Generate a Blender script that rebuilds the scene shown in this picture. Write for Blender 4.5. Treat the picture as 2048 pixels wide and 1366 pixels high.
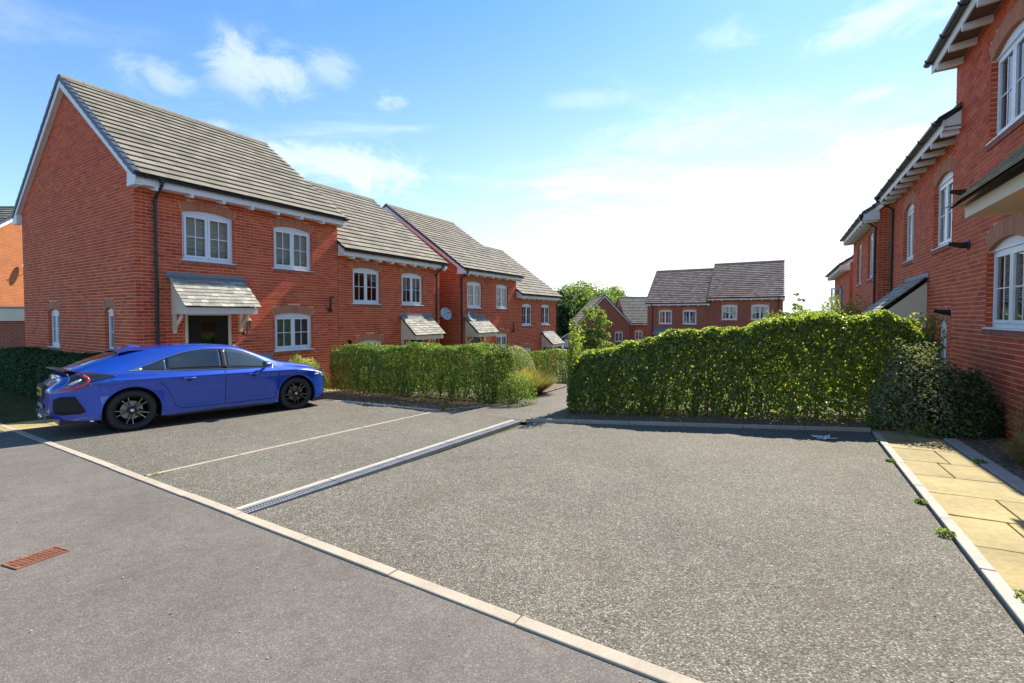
import bpy, math, random
import numpy as np
from mathutils import Vector, Matrix
random.seed(7); rng = np.random.default_rng(11)
for _o in list(bpy.data.objects): bpy.data.objects.remove(_o)
scn = bpy.context.scene; COL = scn.collection
R = math.radians
# ------------------------------------------------------------------ camera, sky, sun, exposure
EYE = 1.47                      # eye height over the ground under the camera
FPX, CYP, PITCH = 910.0, 653.83, R(1.5)
cd = bpy.data.cameras.new('camera'); cam = bpy.data.objects.new('camera', cd); COL.objects.link(cam)
cam.location = (0, 0, EYE); cam.rotation_euler = (R(90) - PITCH, 0, 0)
cd.sensor_width = 36; cd.lens = FPX / 2048 * 36; cd.shift_y = -(683 - CYP) / 2048
cd.clip_start = 0.05; cd.clip_end = 6000
scn.camera = cam
UX, UY = 541 / math.hypot(541, 910), 910 / math.hypot(541, 910)   # u: along the terraces, w: to the right of it
THETA = math.atan2(UY, UX)
SUN_EL, SUN_AZ_OFF = R(44), R(-5.0)
sa = THETA + SUN_AZ_OFF                                            # compass angle the sun stands at (from +X)
sdir = Vector((math.cos(sa) * math.cos(SUN_EL), math.sin(sa) * math.cos(SUN_EL), math.sin(SUN_EL)))
sl = bpy.data.lights.new('sun', 'SUN'); sl.energy = 4.6; sl.angle = R(0.5); sl.color = (1.0, 0.93, 0.82)
sun = bpy.data.objects.new('sun', sl); COL.objects.link(sun)
sun.rotation_euler = sdir.to_track_quat('Z', 'Y').to_euler()
wd = bpy.data.worlds.new('World'); scn.world = wd; wd.use_nodes = True
nt = wd.node_tree; nt.nodes.clear(); N = nt.nodes; L = nt.links
def wn(t, **k):
    n = N.new(t)
    for a, v in k.items(): setattr(n, a, v)
    return n
def wm(op, a, b=None, c=None, clamp=False):
    n = N.new('ShaderNodeMath'); n.operation = op; n.use_clamp = clamp
    for i, v in enumerate((a, b, c)):
        if v is None: continue
        if isinstance(v, (int, float)): n.inputs[i].default_value = v
        else: L.new(v, n.inputs[i])
    return n.outputs[0]
sky = wn('ShaderNodeTexSky'); sky.sky_type = 'NISHITA'; sky.sun_disc = False
sky.sun_elevation = SUN_EL; sky.sun_rotation = math.pi / 2 - sa
sky.air_density = 1.0; sky.dust_density = 0.15; sky.ozone_density = 2.2; sky.altitude = 50
tc = wn('ShaderNodeTexCoord')
sep = wn('ShaderNodeSeparateXYZ'); L.new(tc.outputs['Generated'], sep.inputs[0])
zz = wm('ADD', wm('MAXIMUM', sep.outputs[2], 0.0), 0.16)
cmb = wn('ShaderNodeCombineXYZ')
L.new(wm('DIVIDE', sep.outputs[0], zz), cmb.inputs[0]); L.new(wm('DIVIDE', sep.outputs[1], zz), cmb.inputs[1])
mp = wn('ShaderNodeMapping'); mp.inputs['Rotation'].default_value = (0, 0, R(-18)); mp.inputs['Scale'].default_value = (0.55, 1.25, 1)
L.new(cmb.outputs[0], mp.inputs[0])
def wnoise(vec, sc, det, ro, dist=0.0):
    n = wn('ShaderNodeTexNoise'); n.inputs['Scale'].default_value = sc; n.inputs['Detail'].default_value = det
    n.inputs['Roughness'].default_value = ro; n.inputs['Distortion'].default_value = dist; L.new(vec, n.inputs['Vector'])
    return n.outputs[0]
def wramp(v, a, b):
    n = wn('ShaderNodeMapRange'); n.interpolation_type = 'SMOOTHSTEP'
    n.inputs[1].default_value = a; n.inputs[2].default_value = b; L.new(v, n.inputs[0]); return n.outputs[0]
cir = wm('MULTIPLY', wramp(wnoise(mp.outputs[0], 1.3, 8, 0.62, 0.4), 0.50, 0.80), 0.55)
def skydir(px, py):
    x = (px - 1024) / FPX; y = -(py - CYP) / FPX
    return Vector((x, math.cos(PITCH) + y * math.sin(PITCH), -math.sin(PITCH) + y * math.cos(PITCH))).normalized()
pmap = wn('ShaderNodeMapping'); pmap.inputs['Scale'].default_value = (1, 1, 1.9); L.new(tc.outputs['Generated'], pmap.inputs[0])
puff_n = wnoise(pmap.outputs[0], 8.0, 9, 0.66, 0.5)
clouds = None
# fair-weather clouds standing in the sky, each a noisy patch round one direction
for (px, py, wr, hr, amt) in [(520, 130, .14, .085, .62), (310, 150, .08, .055, .42), (650, 135, .08, .05, .40), (1775, 310, .15, .07, 2.2),
                              (1860, 300, .13, .08, 2.0), (1800, 20, .17, .06, .55), (1460, 70, .12, .04, .30), (775, 200, .05, .03, .5),
                              (440, 250, .06, .02, .35), (690, 340, .30, .09, .6), (1180, 195, .16, .03, .25), (1750, 188, .09, .018, .3), (1350, 270, .3, .06, .3),
                              (2500, 200, .2, .1, 1.0), (-700, 250, .25, .1, .9)]:
    d = skydir(px, py); e1 = Vector((d.y, -d.x, 0)).normalized(); e2 = e1.cross(d).normalized()
    def dot(v, s):
        n = wn('ShaderNodeVectorMath', operation='DOT_PRODUCT'); L.new(tc.outputs['Generated'], n.inputs[0]); n.inputs[1].default_value = v
        return wm('MULTIPLY', n.outputs['Value'], s)
    q = wm('ADD', wm('POWER', wm('ABSOLUTE', dot(e1, 1 / wr)), 2.0), wm('POWER', wm('ABSOLUTE', dot(e2, 1 / hr)), 2.0))
    front = wn('ShaderNodeVectorMath', operation='DOT_PRODUCT'); L.new(tc.outputs['Generated'], front.inputs[0]); front.inputs[1].default_value = d
    m = wm('SUBTRACT', 1.0, wm('SQRT', q), clamp=True)
    m = wm('MULTIPLY', m, wm('GREATER_THAN', front.outputs['Value'], 0.3))
    v = wramp(wm('ADD', wm('MULTIPLY', m, 0.75), wm('MULTIPLY', wm('SUBTRACT', puff_n, 0.5), 2.6)), 0.10, 0.85)
    v = wm('MULTIPLY', wm('MULTIPLY', v, wramp(m, 0.0, 0.6)), amt * .66)
    clouds = v if clouds is None else wm('MAXIMUM', clouds, v)
clouds = wm('MAXIMUM', clouds, cir)
# thin bright veil of cloud towards the horizon
veil = wm('POWER', wm('SUBTRACT', 1.0, wm('MAXIMUM', sep.outputs[2], 0.0), clamp=True), 4.6)
sdot = wn('ShaderNodeVectorMath', operation='DOT_PRODUCT'); L.new(tc.outputs['Generated'], sdot.inputs[0]); sdot.inputs[1].default_value = sdir
sund = wm('POWER', wm('MAXIMUM', sdot.outputs['Value'], 0.0), 3.0)
veilamt = wm('MULTIPLY', veil, wm('ADD', wm('MULTIPLY', sund, 2.6), 0.50), clamp=True)
cloudamt = wm('ADD', clouds, veilamt)
mixc = wn('ShaderNodeMixRGB', blend_type='MIX'); L.new(wm('MINIMUM', cloudamt, 1.0), mixc.inputs[0])
tint = wn('ShaderNodeMixRGB', blend_type='MULTIPLY'); tint.inputs[0].default_value = 1.0
L.new(sky.outputs[0], tint.inputs[1]); tint.inputs[2].default_value = (0.52, 0.90, 1.15, 1)
L.new(tint.outputs[0], mixc.inputs[1]); mixc.inputs[2].default_value = (6.6, 6.8, 7.0, 1)
bg = wn('ShaderNodeBackground'); bg.inputs['Strength'].default_value = 0.103
wo = wn('ShaderNodeOutputWorld'); L.new(mixc.outputs[0], bg.inputs[0]); L.new(bg.outputs[0], wo.inputs[0])
scn.view_settings.view_transform = 'Standard'; scn.view_settings.look = 'None'
scn.view_settings.exposure = 1.0; scn.view_settings.gamma = 1.0; scn.view_settings.use_curve_mapping = False
scn.cycles.max_bounces = 6; scn.cycles.transparent_max_bounces = 10; scn.cycles.sample_clamp_indirect = 6
# ------------------------------------------------------------------ helpers
def AB(a, b, z=0.0): return Vector((UX * a + UY * b, UY * a - UX * b, z))
def smooth(t): t = min(max(t, 0), 1); return t * t * (3 - 2 * t)
LX = [-99, 9, 10.5, 12, 19, 21.5, 27, 42, 80]; LY = [0, 0, .45, .7, .62, 1.35, 1.3, .6, 2.0]
RX = [-99, 12.5, 16, 20, 27, 42, 80]; RY = [0, 0, .32, .45, .85, .6, 2.0]
def G(a, b):
    aa = min(max(a, -25), 80); bb = min(max(b, -14), 5)
    z = -.035 * aa + .035 * bb
    t = smooth((b + 12) / 4.5)
    z -= float(np.interp(a, LX, LY)) * (1 - t) + float(np.interp(a, RX, RY)) * t
    return z
def project(p):
    y = p.y * math.cos(PITCH) - (p.z - EYE) * math.sin(PITCH); z = p.y * math.sin(PITCH) + (p.z - EYE) * math.cos(PITCH)
    if y < .1: return None
    return (1024 + FPX * p.x / y, CYP - FPX * z / y)
def inview(p, m=30):
    q = project(p); return q is not None and -m < q[0] < 2048 + m and -m < q[1] < 1366 + m
MATS = {}
def mat(name, col=(.5, .5, .5), rough=.7, metal=0.0, spec=.5, noise=None, rnd=None, bump=None, coat=0.0, attrcol=None, extra=None):
    """noise: (scale, amount) ; rnd: list of colours picked by the per-face 'rnd' value ; bump: (scale, strength, distance)"""
    m = bpy.data.materials.new(name); m.use_nodes = True; t = m.node_tree; n = t.nodes; l = t.links
    b = n['Principled BSDF']; b.inputs['Roughness'].default_value = rough; b.inputs['Metallic'].default_value = metal
    b.inputs['Specular IOR Level'].default_value = spec; b.inputs['Coat Weight'].default_value = coat
    b.inputs['Base Color'].default_value = (*col, 1)
    out = None
    tcn = n.new('ShaderNodeTexCoord'); geo = n.new('ShaderNodeNewGeometry')
    if rnd:
        at = n.new('ShaderNodeAttribute'); at.attribute_name = 'rnd'
        r = n.new('ShaderNodeValToRGB'); r.color_ramp.interpolation = 'LINEAR'
        while len(r.color_ramp.elements) < len(rnd): r.color_ramp.elements.new(.5)
        for i, c in enumerate(rnd):
            r.color_ramp.elements[i].position = i / (len(rnd) - 1); r.color_ramp.elements[i].color = (*c, 1)
        l.new(at.outputs['Fac'], r.inputs[0]); out = r.outputs[0]
    if noise:
        for (sc, amt, det) in noise:
            nz = n.new('ShaderNodeTexNoise'); nz.inputs['Scale'].default_value = sc; nz.inputs['Detail'].default_value = det
            l.new(geo.outputs['Position'], nz.inputs['Vector'])
            mr = n.new('ShaderNodeMapRange'); mr.inputs[1].default_value = .25; mr.inputs[2].default_value = .75
            mr.inputs[3].default_value = 1 - amt; mr.inputs[4].default_value = 1 + amt; l.new(nz.outputs[0], mr.inputs[0])
            mx = n.new('ShaderNodeVectorMath'); mx.operation = 'SCALE'
            if out is None: mx.inputs[0].default_value = col
            else: l.new(out, mx.inputs[0])
            l.new(mr.outputs[0], mx.inputs['Scale']); out = mx.outputs[0]
    if out is not None: l.new(out, b.inputs['Base Color'])
    if bump:
        nz = n.new('ShaderNodeTexNoise'); nz.inputs['Scale'].default_value = bump[0]; nz.inputs['Detail'].default_value = 4
        l.new(geo.outputs['Position'], nz.inputs['Vector'])
        bp = n.new('ShaderNodeBump'); bp.inputs['Strength'].default_value = bump[1]; bp.inputs['Distance'].default_value = bump[2]
        l.new(nz.outputs[0], bp.inputs['Height']); l.new(bp.outputs[0], b.inputs['Normal'])
    if extra: extra(m, n, l, b, geo, tcn, out)
    MATS[name] = m; return m
def mix(n, l, f, a, b, bt='MIX'):
    x = n.new('ShaderNodeMixRGB'); x.blend_type = bt
    for i, v in enumerate((f, a, b)):
        if isinstance(v, (int, float)): x.inputs[i].default_value = v
        elif isinstance(v, tuple): x.inputs[i].default_value = (*v, 1)
        else: l.new(v, x.inputs[i])
    return x.outputs[0]
BR = [(.46, .052, .017), (.54, .074, .021), (.61, .098, .027), (.49, .059, .019), (.64, .13, .042), (.37, .042, .017)]
mat('brick', rough=.85, rnd=BR, noise=[(40, .16, 3), (1.1, .09, 4)], bump=(160, .3, .003))
mat('brick_arch', rough=.85, rnd=[(.46, .17, .09), (.52, .21, .115), (.42, .14, .08)], noise=[(40, .15, 3)])
mat('brick_sill', rough=.85, rnd=[(.30, .09, .06), (.36, .12, .08), (.26, .075, .05)], noise=[(40, .15, 3)])
mat('mortar', (.86, .52, .32), rough=.95, noise=[(30, .12, 3), (2, .1, 2)])
mat('upvc', (.80, .81, .83), rough=.35, noise=[(3, .03, 2)])
mat('white_board', (.78, .77, .76), rough=.5, noise=[(2, .04, 3), (14, .03, 3)])
mat('cream_paint', (.72, .62, .46), rough=.6, noise=[(2.5, .06, 3), (20, .03, 3)])
mat('black_plastic', (.016, .017, .019), rough=.38)
mat('pipe_plastic', (.022, .021, .022), rough=.42)
mat('verge_plastic', (.055, .07, .095), rough=.5, noise=[(5, .12, 3)])
TL = [(.225, .20, .155), (.285, .25, .19), (.19, .172, .132), (.26, .235, .18)]
mat('roof_tile', rough=.9, spec=.25, rnd=TL, noise=[(1.6, .16, 5), (35, .2, 4)], bump=(60, .3, .004))
mat('roof_brown', rough=.95, spec=.12, rnd=[(.27, .185, .14), (.34, .245, .19), (.23, .16, .125), (.36, .28, .22)], noise=[(2, .15, 4), (25, .15, 3)])
mat('slate', rough=.9, spec=.25, rnd=[(.30, .285, .23), (.38, .36, .29), (.33, .315, .25), (.27, .255, .21), (.45, .43, .36)], noise=[(30, .16, 4)], bump=(50, .4, .004))
mat('lead', (.20, .22, .25), rough=.5, noise=[(6, .12, 3)])
mat('roof_under', (.03, .027, .025), rough=.9); mat('soffit_shade', (.16, .095, .07), rough=.9)  # soffit: shade between the eaves brackets put into its dark brown
mat('dark_room', (.035, .033, .03), rough=.9)
mat('blind', (.66, .66, .63), rough=.7)
mat('curtain', (.60, .59, .58), rough=.9)
mat('door_dark', (.012, .013, .014), rough=.25)
mat('flue', (.018, .016, .018), rough=.5)
mat('metal', (.5, .5, .5), rough=.35, metal=1.0)
mat('dish', (.16, .16, .17), rough=.55); mat('dish_pale', (.42, .44, .46), rough=.5)
mat('concrete', (.42, .35, .26), rough=.9, noise=[(5, .10, 4), (60, .10, 4), (.9, .08, 2)], bump=(90, .4, .003))
mat('kerb_pale', (.44, .40, .33), rough=.9, noise=[(5, .12, 4), (60, .12, 4)], bump=(90, .4, .003))
mat('galv', (.27, .28, .29), rough=.5, metal=.3, noise=[(9, .15, 3)])
mat('void', (.006, .006, .006), rough=1)
mat('rust', rough=.8, col=(.24, .09, .05), noise=[(25, .4, 4), (120, .2, 3)], bump=(120, .5, .003))
mat('bark', (.10, .075, .05), rough=.95, noise=[(18, .3, 4)])
mat('white_plant', (.72, .74, .72), rough=.8)
def glassy(m, n, l, b, geo, tcn, out):
    tr = n.new('ShaderNodeBsdfTransparent'); tr.inputs[0].default_value = (.80, .86, .84, 1)
    gl = n.new('ShaderNodeBsdfGlossy'); gl.inputs['Roughness'].default_value = .015
    fr = n.new('ShaderNodeFresnel'); fr.inputs[0].default_value = 1.6
    mr = n.new('ShaderNodeMath'); mr.operation = 'MULTIPLY_ADD'; mr.inputs[1].default_value = 1.1; mr.inputs[2].default_value = .04; mr.use_clamp = True
    l.new(fr.outputs[0], mr.inputs[0])
    nz = n.new('ShaderNodeTexNoise'); nz.inputs['Scale'].default_value = 1.1; l.new(geo.outputs['Position'], nz.inputs['Vector'])
    bp = n.new('ShaderNodeBump'); bp.inputs['Strength'].default_value = .25; bp.inputs['Distance'].default_value = .02; l.new(nz.outputs[0], bp.inputs['Height'])
    l.new(bp.outputs[0], gl.inputs['Normal'])
    ms = n.new('ShaderNodeMixShader'); l.new(mr.outputs[0], ms.inputs[0]); l.new(tr.outputs[0], ms.inputs[1]); l.new(gl.outputs[0], ms.inputs[2])
    l.new(ms.outputs[0], n['Material Output'].inputs['Surface'])
mat('window_glass', extra=glassy)
def tarmac(kind):
    def f(m, n, l, b, geo, tcn, out):
        coarse = kind == 'bay'
        vo = n.new('ShaderNodeTexVoronoi'); vo.inputs['Scale'].default_value = 100 if coarse else 160
        l.new(geo.outputs['Position'], vo.inputs['Vector'])
        sp = n.new('ShaderNodeSeparateColor'); l.new(vo.outputs['Color'], sp.inputs[0])
        cr = n.new('ShaderNodeValToRGB'); e = cr.color_ramp.elements
        if coarse:
            cols = [(0, (.13, .113, .082)), (.35, (.182, .160, .119)), (.6, (.222, .198, .150)), (.85, (.28, .252, .197)), (1, (.44, .40, .33))]
        else:
            cols = [(0, (.128, .109, .090)), (.5, (.168, .146, .122)), (.85, (.195, .171, .145)), (1, (.27, .24, .205))]
        while len(e) < len(cols): e.new(.5)
        for i, (p, c) in enumerate(cols): e[i].position = p; e[i].color = (*c, 1)
        l.new(sp.outputs[0], cr.inputs[0]); c = cr.outputs[0]
        # gaps between the stones
        gp = n.new('ShaderNodeMapRange'); gp.inputs[1].default_value = .25; gp.inputs[2].default_value = .75; gp.inputs[3].default_value = 1; gp.inputs[4].default_value = .42 if coarse else .75
        l.new(vo.outputs['Distance'], gp.inputs[0])
        # patches of wear, moss and dust
        for (sc, lo, hi, dt) in ((.55, .88, 1.12, 5), (3.2, .92, 1.08, 5), (14, .90, 1.10, 3)):
            nz = n.new('ShaderNodeTexNoise'); nz.inputs['Scale'].default_value = sc; nz.inputs['Detail'].default_value = dt
            l.new(geo.outputs['Position'], nz.inputs['Vector'])
            mr = n.new('ShaderNodeMapRange'); mr.inputs[1].default_value = .3; mr.inputs[2].default_value = .7; mr.inputs[3].default_value = lo; mr.inputs[4].default_value = hi
            l.new(nz.outputs[0], mr.inputs[0])
            vm = n.new('ShaderNodeVectorMath'); vm.operation = 'SCALE'; l.new(c, vm.inputs[0]); l.new(mr.outputs[0], vm.inputs['Scale']); c = vm.outputs[0]
        vm = n.new('ShaderNodeVectorMath'); vm.operation = 'SCALE'; l.new(c, vm.inputs[0]); l.new(gp.outputs[0], vm.inputs['Scale']); c = vm.outputs[0]
        nz = n.new('ShaderNodeTexNoise'); nz.inputs['Scale'].default_value = 1.9; nz.inputs['Detail'].default_value = 8; nz.inputs['Roughness'].default_value = .7
        l.new(geo.outputs['Position'], nz.inputs['Vector'])
        mr = n.new('ShaderNodeMapRange'); mr.inputs[1].default_value = .56; mr.inputs[2].default_value = .74; mr.inputs[4].default_value = .45 if coarse else .2
        l.new(nz.outputs[0], mr.inputs[0])
        c = mix(n, l, mr.outputs[0], c, (.14, .105, .06) if coarse else (.13, .11, .095))
        l.new(c, b.inputs['Base Color']); b.inputs['Roughness'].default_value = .85; b.inputs['Specular IOR Level'].default_value = .35
        bp = n.new('ShaderNodeBump'); bp.inputs['Strength'].default_value = 1.0 if coarse else .5; bp.inputs['Distance'].default_value = .005 if coarse else .002; bp.invert = True
        l.new(vo.outputs['Distance'], bp.inputs['Height'])
        l.new(bp.outputs[0], b.inputs['Normal'])
    return f
mat('tarmac_bay', extra=tarmac('bay')); mat('tarmac_road', extra=tarmac('road'))
def soil(m, n, l, b, geo, tcn, out):
    nz = n.new('ShaderNodeTexNoise'); nz.inputs['Scale'].default_value = 28; nz.inputs['Detail'].default_value = 6; l.new(geo.outputs['Position'], nz.inputs['Vector'])
    cr = n.new('ShaderNodeValToRGB'); e = cr.color_ramp.elements
    for p, c in ((.36, (.05, .035, .022)), (.5, (.13, .09, .055)), (.62, (.25, .17, .10))):
        if p == .36: e[0].position = p; e[0].color = (*c, 1)
        elif p == .62: e[1].position = p; e[1].color = (*c, 1)
        else: x = e.new(p); x.color = (*c, 1)
    l.new(nz.outputs[0], cr.inputs[0]); l.new(cr.outputs[0], b.inputs['Base Color']); b.inputs['Roughness'].default_value = .95
    bp = n.new('ShaderNodeBump'); bp.inputs['Strength'].default_value = .8; bp.inputs['Distance'].default_value = .02; l.new(nz.outputs[0], bp.inputs['Height']); l.new(bp.outputs[0], b.inputs['Normal'])
mat('soil', extra=soil)
mat('turf', (.085, .085, .03), rough=.95, noise=[(1.2, .3, 4), (30, .35, 4)], bump=(60, .8, .02))
mat('sandstone', rough=.85, rnd=[(.33, .26, .10), (.38, .305, .125), (.30, .23, .09), (.35, .28, .12)], noise=[(1.9, .3, 6), (22, .18, 5), (90, .08, 2)], bump=(45, .35, .004))
def leafmat(name, cols, trans=.45, rough=.45, spec=.5):
    def f(m, n, l, b, geo, tcn, out):
        l.new(out, b.inputs['Base Color'])
        tr = n.new('ShaderNodeBsdfTranslucent')
        sc = n.new('ShaderNodeMixRGB'); sc.blend_type = 'MULTIPLY'; sc.inputs[0].default_value = 1; l.new(out, sc.inputs[1]); sc.inputs[2].default_value = (1.9, 1.75, .7, 1)
        l.new(sc.outputs[0], tr.inputs[0])
        ms = n.new('ShaderNodeMixShader'); ms.inputs[0].default_value = trans; l.new(b.outputs[0], ms.inputs[1]); l.new(tr.outputs[0], ms.inputs[2])
        l.new(ms.outputs[0], n['Material Output'].inputs['Surface'])
    return mat(name, rough=rough, spec=spec, rnd=cols, extra=f)
leafmat('leaf_laurel', [(.11, .16, .045), (.15, .22, .052), (.19, .28, .06), (.125, .18, .055), (.24, .33, .085), (.27, .22, .10)], .62, .28, .8)
leafmat('leaf_box', [(.075, .13, .028), (.11, .19, .036), (.16, .25, .05), (.085, .14, .038), (.21, .27, .08)], .5, .4)
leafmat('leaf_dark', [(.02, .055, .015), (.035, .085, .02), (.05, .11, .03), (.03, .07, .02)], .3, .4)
leafmat('leaf_variegated', [(.18, .26, .06), (.36, .42, .14), (.26, .34, .09), (.48, .50, .24)], .45, .45)
leafmat('leaf_silver', [(.14, .18, .08), (.24, .27, .15), (.09, .13, .045), (.36, .37, .26)], .3, .6)
leafmat('leaf_lavender', [(.19, .21, .08), (.26, .28, .10), (.22, .20, .10), (.27, .21, .14)], .45, .7)
leafmat('leaf_tree', [(.10, .17, .03), (.15, .23, .04), (.19, .28, .06), (.08, .13, .03)], .5, .45)
leafmat('leaf_tree_dark', [(.03, .065, .02), (.05, .095, .025), (.04, .08, .02)], .35, .5)
leafmat('leaf_young', [(.12, .19, .05), (.17, .25, .07), (.22, .29, .09), (.10, .16, .05)], .5, .45)
leafmat('straw', [(.30, .22, .10), (.38, .29, .14), (.22, .19, .07), (.16, .18, .05)], .3, .8)
leafmat('flower_white', [(.7, .7, .62), (.6, .62, .5), (.16, .22, .08), (.2, .27, .1)], .3, .7)
leafmat('litter', [(.25, .06, .03), (.34, .13, .06), (.18, .10, .05), (.30, .20, .10)], .1, .8)
leafmat('grass_blade', [(.05, .075, .02), (.09, .10, .03), (.14, .12, .05), (.06, .09, .025)], .3, .6)
FARC = ((.33, .085, .042), (.26, .062, .034), (.42, .26, .17))
def brickmap(m, n, l, b, geo, tcn, out):
    sp = n.new('ShaderNodeSeparateXYZ'); l.new(tcn.outputs['Object'], sp.inputs[0])
    ad = n.new('ShaderNodeMath'); l.new(sp.outputs[0], ad.inputs[0]); l.new(sp.outputs[1], ad.inputs[1])
    cb = n.new('ShaderNodeCombineXYZ'); l.new(ad.outputs[0], cb.inputs[0]); l.new(sp.outputs[2], cb.inputs[1])
    br = n.new('ShaderNodeTexBrick'); br.inputs['Scale'].default_value = 1; br.inputs['Brick Width'].default_value = .225; br.inputs['Row Height'].default_value = .075
    br.inputs['Mortar Size'].default_value = .006; br.inputs['Bias'].default_value = 0
    br.inputs['Color1'].default_value = (*FARC[0], 1); br.inputs['Color2'].default_value = (*FARC[1], 1); br.inputs['Mortar'].default_value = (*FARC[2], 1)
    l.new(cb.outputs[0], br.inputs['Vector'])
    nz = n.new('ShaderNodeTexNoise'); nz.inputs['Scale'].default_value = 2; nz.inputs['Detail'].default_value = 5; l.new(geo.outputs['Position'], nz.inputs['Vector'])
    mr = n.new('ShaderNodeMapRange'); mr.inputs[3].default_value = .75; mr.inputs[4].default_value = 1.25; l.new(nz.outputs[0], mr.inputs[0])
    vm = n.new('ShaderNodeVectorMath'); vm.operation = 'SCALE'; l.new(br.outputs['Color'], vm.inputs[0]); l.new(mr.outputs[0], vm.inputs['Scale'])
    l.new(vm.outputs[0], b.inputs['Base Color']); b.inputs['Roughness'].default_value = .9
mat('brick_far', extra=brickmap)
FARC = ((.46, .13, .03), (.38, .10, .025), (.5, .28, .14))  # sunlight on the neighbour's wall is put into these brick colours
mat('brick_sunlit', extra=brickmap)

class MB:
    """collects polygons; build() links them as ONE mesh object"""
    def __init__(s): s.v = []; s.f = []; s.m = []; s.r = []; s.mats = []
    def mi(s, m):
        if m not in s.mats: s.mats.append(m)
        return s.mats.index(m)
    def poly(s, pts, m, r=.5):
        k = len(s.v); s.v.extend([tuple(p) for p in pts]); s.f.append(tuple(range(k, k + len(pts)))); s.m.append(s.mi(m)); s.r.append(r)
    def mesh8(s, c, m, r=.5, skip=()):
        k = len(s.v); s.v.extend([tuple(p) for p in c]); i = s.mi(m)
        a, b_, d = Vector(c[1]) - Vector(c[0]), Vector(c[3]) - Vector(c[0]), Vector(c[4]) - Vector(c[0])
        fl = a.cross(b_).dot(d) < 0
        for n, q in enumerate(((3, 2, 1, 0), (4, 5, 6, 7), (0, 1, 5, 4), (1, 2, 6, 5), (2, 3, 7, 6), (3, 0, 4, 7))):
            if n in skip: continue
            if fl: q = q[::-1]
            s.f.append(tuple(k + x for x in q)); s.m.append(i); s.r.append(r)
    def box(s, x0, x1, y0, y1, z0, z1, m, r=.5, skip=()):
        s.mesh8([(x0, y0, z0), (x1, y0, z0), (x1, y1, z0), (x0, y1, z0), (x0, y0, z1), (x1, y0, z1), (x1, y1, z1), (x0, y1, z1)], m, r, skip)
    def prism(s, pts, d, m, r=.5):
        """pts: planar polygon, d: extrusion vector"""
        d = Vector(d); p = [Vector(q) for q in pts]; q = [x + d for x in p]
        nrm = Vector((0, 0, 0))
        for i in range(len(p)): nrm += p[i].cross(p[(i + 1) % len(p)])
        if nrm.dot(d) > 0: p, q = q, p
        s.poly(p, m, r); s.poly(q[::-1], m, r)
        for i in range(len(p)):
            j = (i + 1) % len(p); s.poly([p[j], p[i], q[i], q[j]], m, r)
    def tube(s, pts, rad, m, n=8, r=.5, cap=True):
        pts = [Vector(p) for p in pts]; rings = []
        for i, p in enumerate(pts):
            t = (pts[min(i + 1, len(pts) - 1)] - pts[max(i - 1, 0)]).normalized()
            a = t.orthogonal().normalized() if i == 0 else (pa - t * pa.dot(t)).normalized()
            pa = a; b_ = t.cross(a); rr = rad[i] if isinstance(rad, (list, tuple)) else rad
            k = len(s.v)
            for j in range(n):
                an = 2 * math.pi * j / n; s.v.append(tuple(p + a * math.cos(an) * rr + b_ * math.sin(an) * rr))
            rings.append(k)
        i_ = s.mi(m)
        for x, y in zip(rings[:-1], rings[1:]):
            for j in range(n):
                s.f.append((x + j, x + (j + 1) % n, y + (j + 1) % n, y + j)); s.m.append(i_); s.r.append(r)
        if cap:
            s.f.append(tuple(rings[0] + j for j in range(n))[::-1]); s.m.append(i_); s.r.append(r)
            s.f.append(tuple(rings[-1] + j for j in range(n))); s.m.append(i_); s.r.append(r)
    def lathe(s, o, ax, prof, m, n=24, r=.5):
        """prof: (axial, radius) list"""
        o = Vector(o); ax = Vector(ax).normalized(); a = ax.orthogonal().normalized(); b_ = ax.cross(a); i_ = s.mi(m); rings = []
        for h, rad in prof:
            k = len(s.v); rings.append(k)
            for j in range(n):
                an = 2 * math.pi * j / n; s.v.append(tuple(o + ax * h + (a * math.cos(an) + b_ * math.sin(an)) * max(rad, 1e-4)))
        for x, y in zip(rings[:-1], rings[1:]):
            for j in range(n):
                s.f.append((x + j, x + (j + 1) % n, y + (j + 1) % n, y + j)); s.m.append(i_); s.r.append(r)
    def grid(s, rows, m, r=.5, flip=False):
        k = len(s.v); w = len(rows[0]); i_ = s.mi(m)
        for row in rows: s.v.extend([tuple(p) for p in row])
        for i in range(len(rows) - 1):
            for j in range(w - 1):
                q = (k + i * w + j, k + i * w + j + 1, k + (i + 1) * w + j + 1, k + (i + 1) * w + j)
                s.f.append(q[::-1] if flip else q); s.m.append(i_); s.r.append(r)
    def mesh(s, name, smooth=False):
        me = bpy.data.meshes.new(name); me.from_pydata(s.v, [], s.f)
        for mm in s.mats: me.materials.append(MATS[mm])
        me.polygons.foreach_set('material_index', s.m)
        at = me.attributes.new('rnd', 'FLOAT', 'FACE'); at.data.foreach_set('value', s.r)
        if smooth: me.polygons.foreach_set('use_smooth', [True] * len(s.f))
        me.update(); return me
    def build(s, name, parent=None, smooth=False, kind=None, label=None, loc=None):
        return link(name, s.mesh(name, smooth), parent, kind, label, loc)
def link(name, me, parent=None, kind=None, label=None, loc=None, rot=None):
    o = bpy.data.objects.new(name, me); COL.objects.link(o)
    if parent is not None: o.parent = parent
    if kind: o['kind'] = kind
    if label: o['label'] = label
    if loc is not None: o.location = loc
    if rot is not None: o.rotation_euler = rot
    return o
def tag(o, label=None, cat=None, group=None, kind=None):
    if label: o['label'] = label
    if cat: o['category'] = cat
    if group: o['group'] = group
    if kind: o['kind'] = kind
    return o
def thing(name, label, cat, loc=(0, 0, 0), rz=0.0, group=None, kind=None):
    o = bpy.data.objects.new(name, None); COL.objects.link(o); o.location = loc; o.rotation_euler = (0, 0, rz); o.empty_display_size = .2
    return tag(o, label, cat, group, kind)
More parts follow.
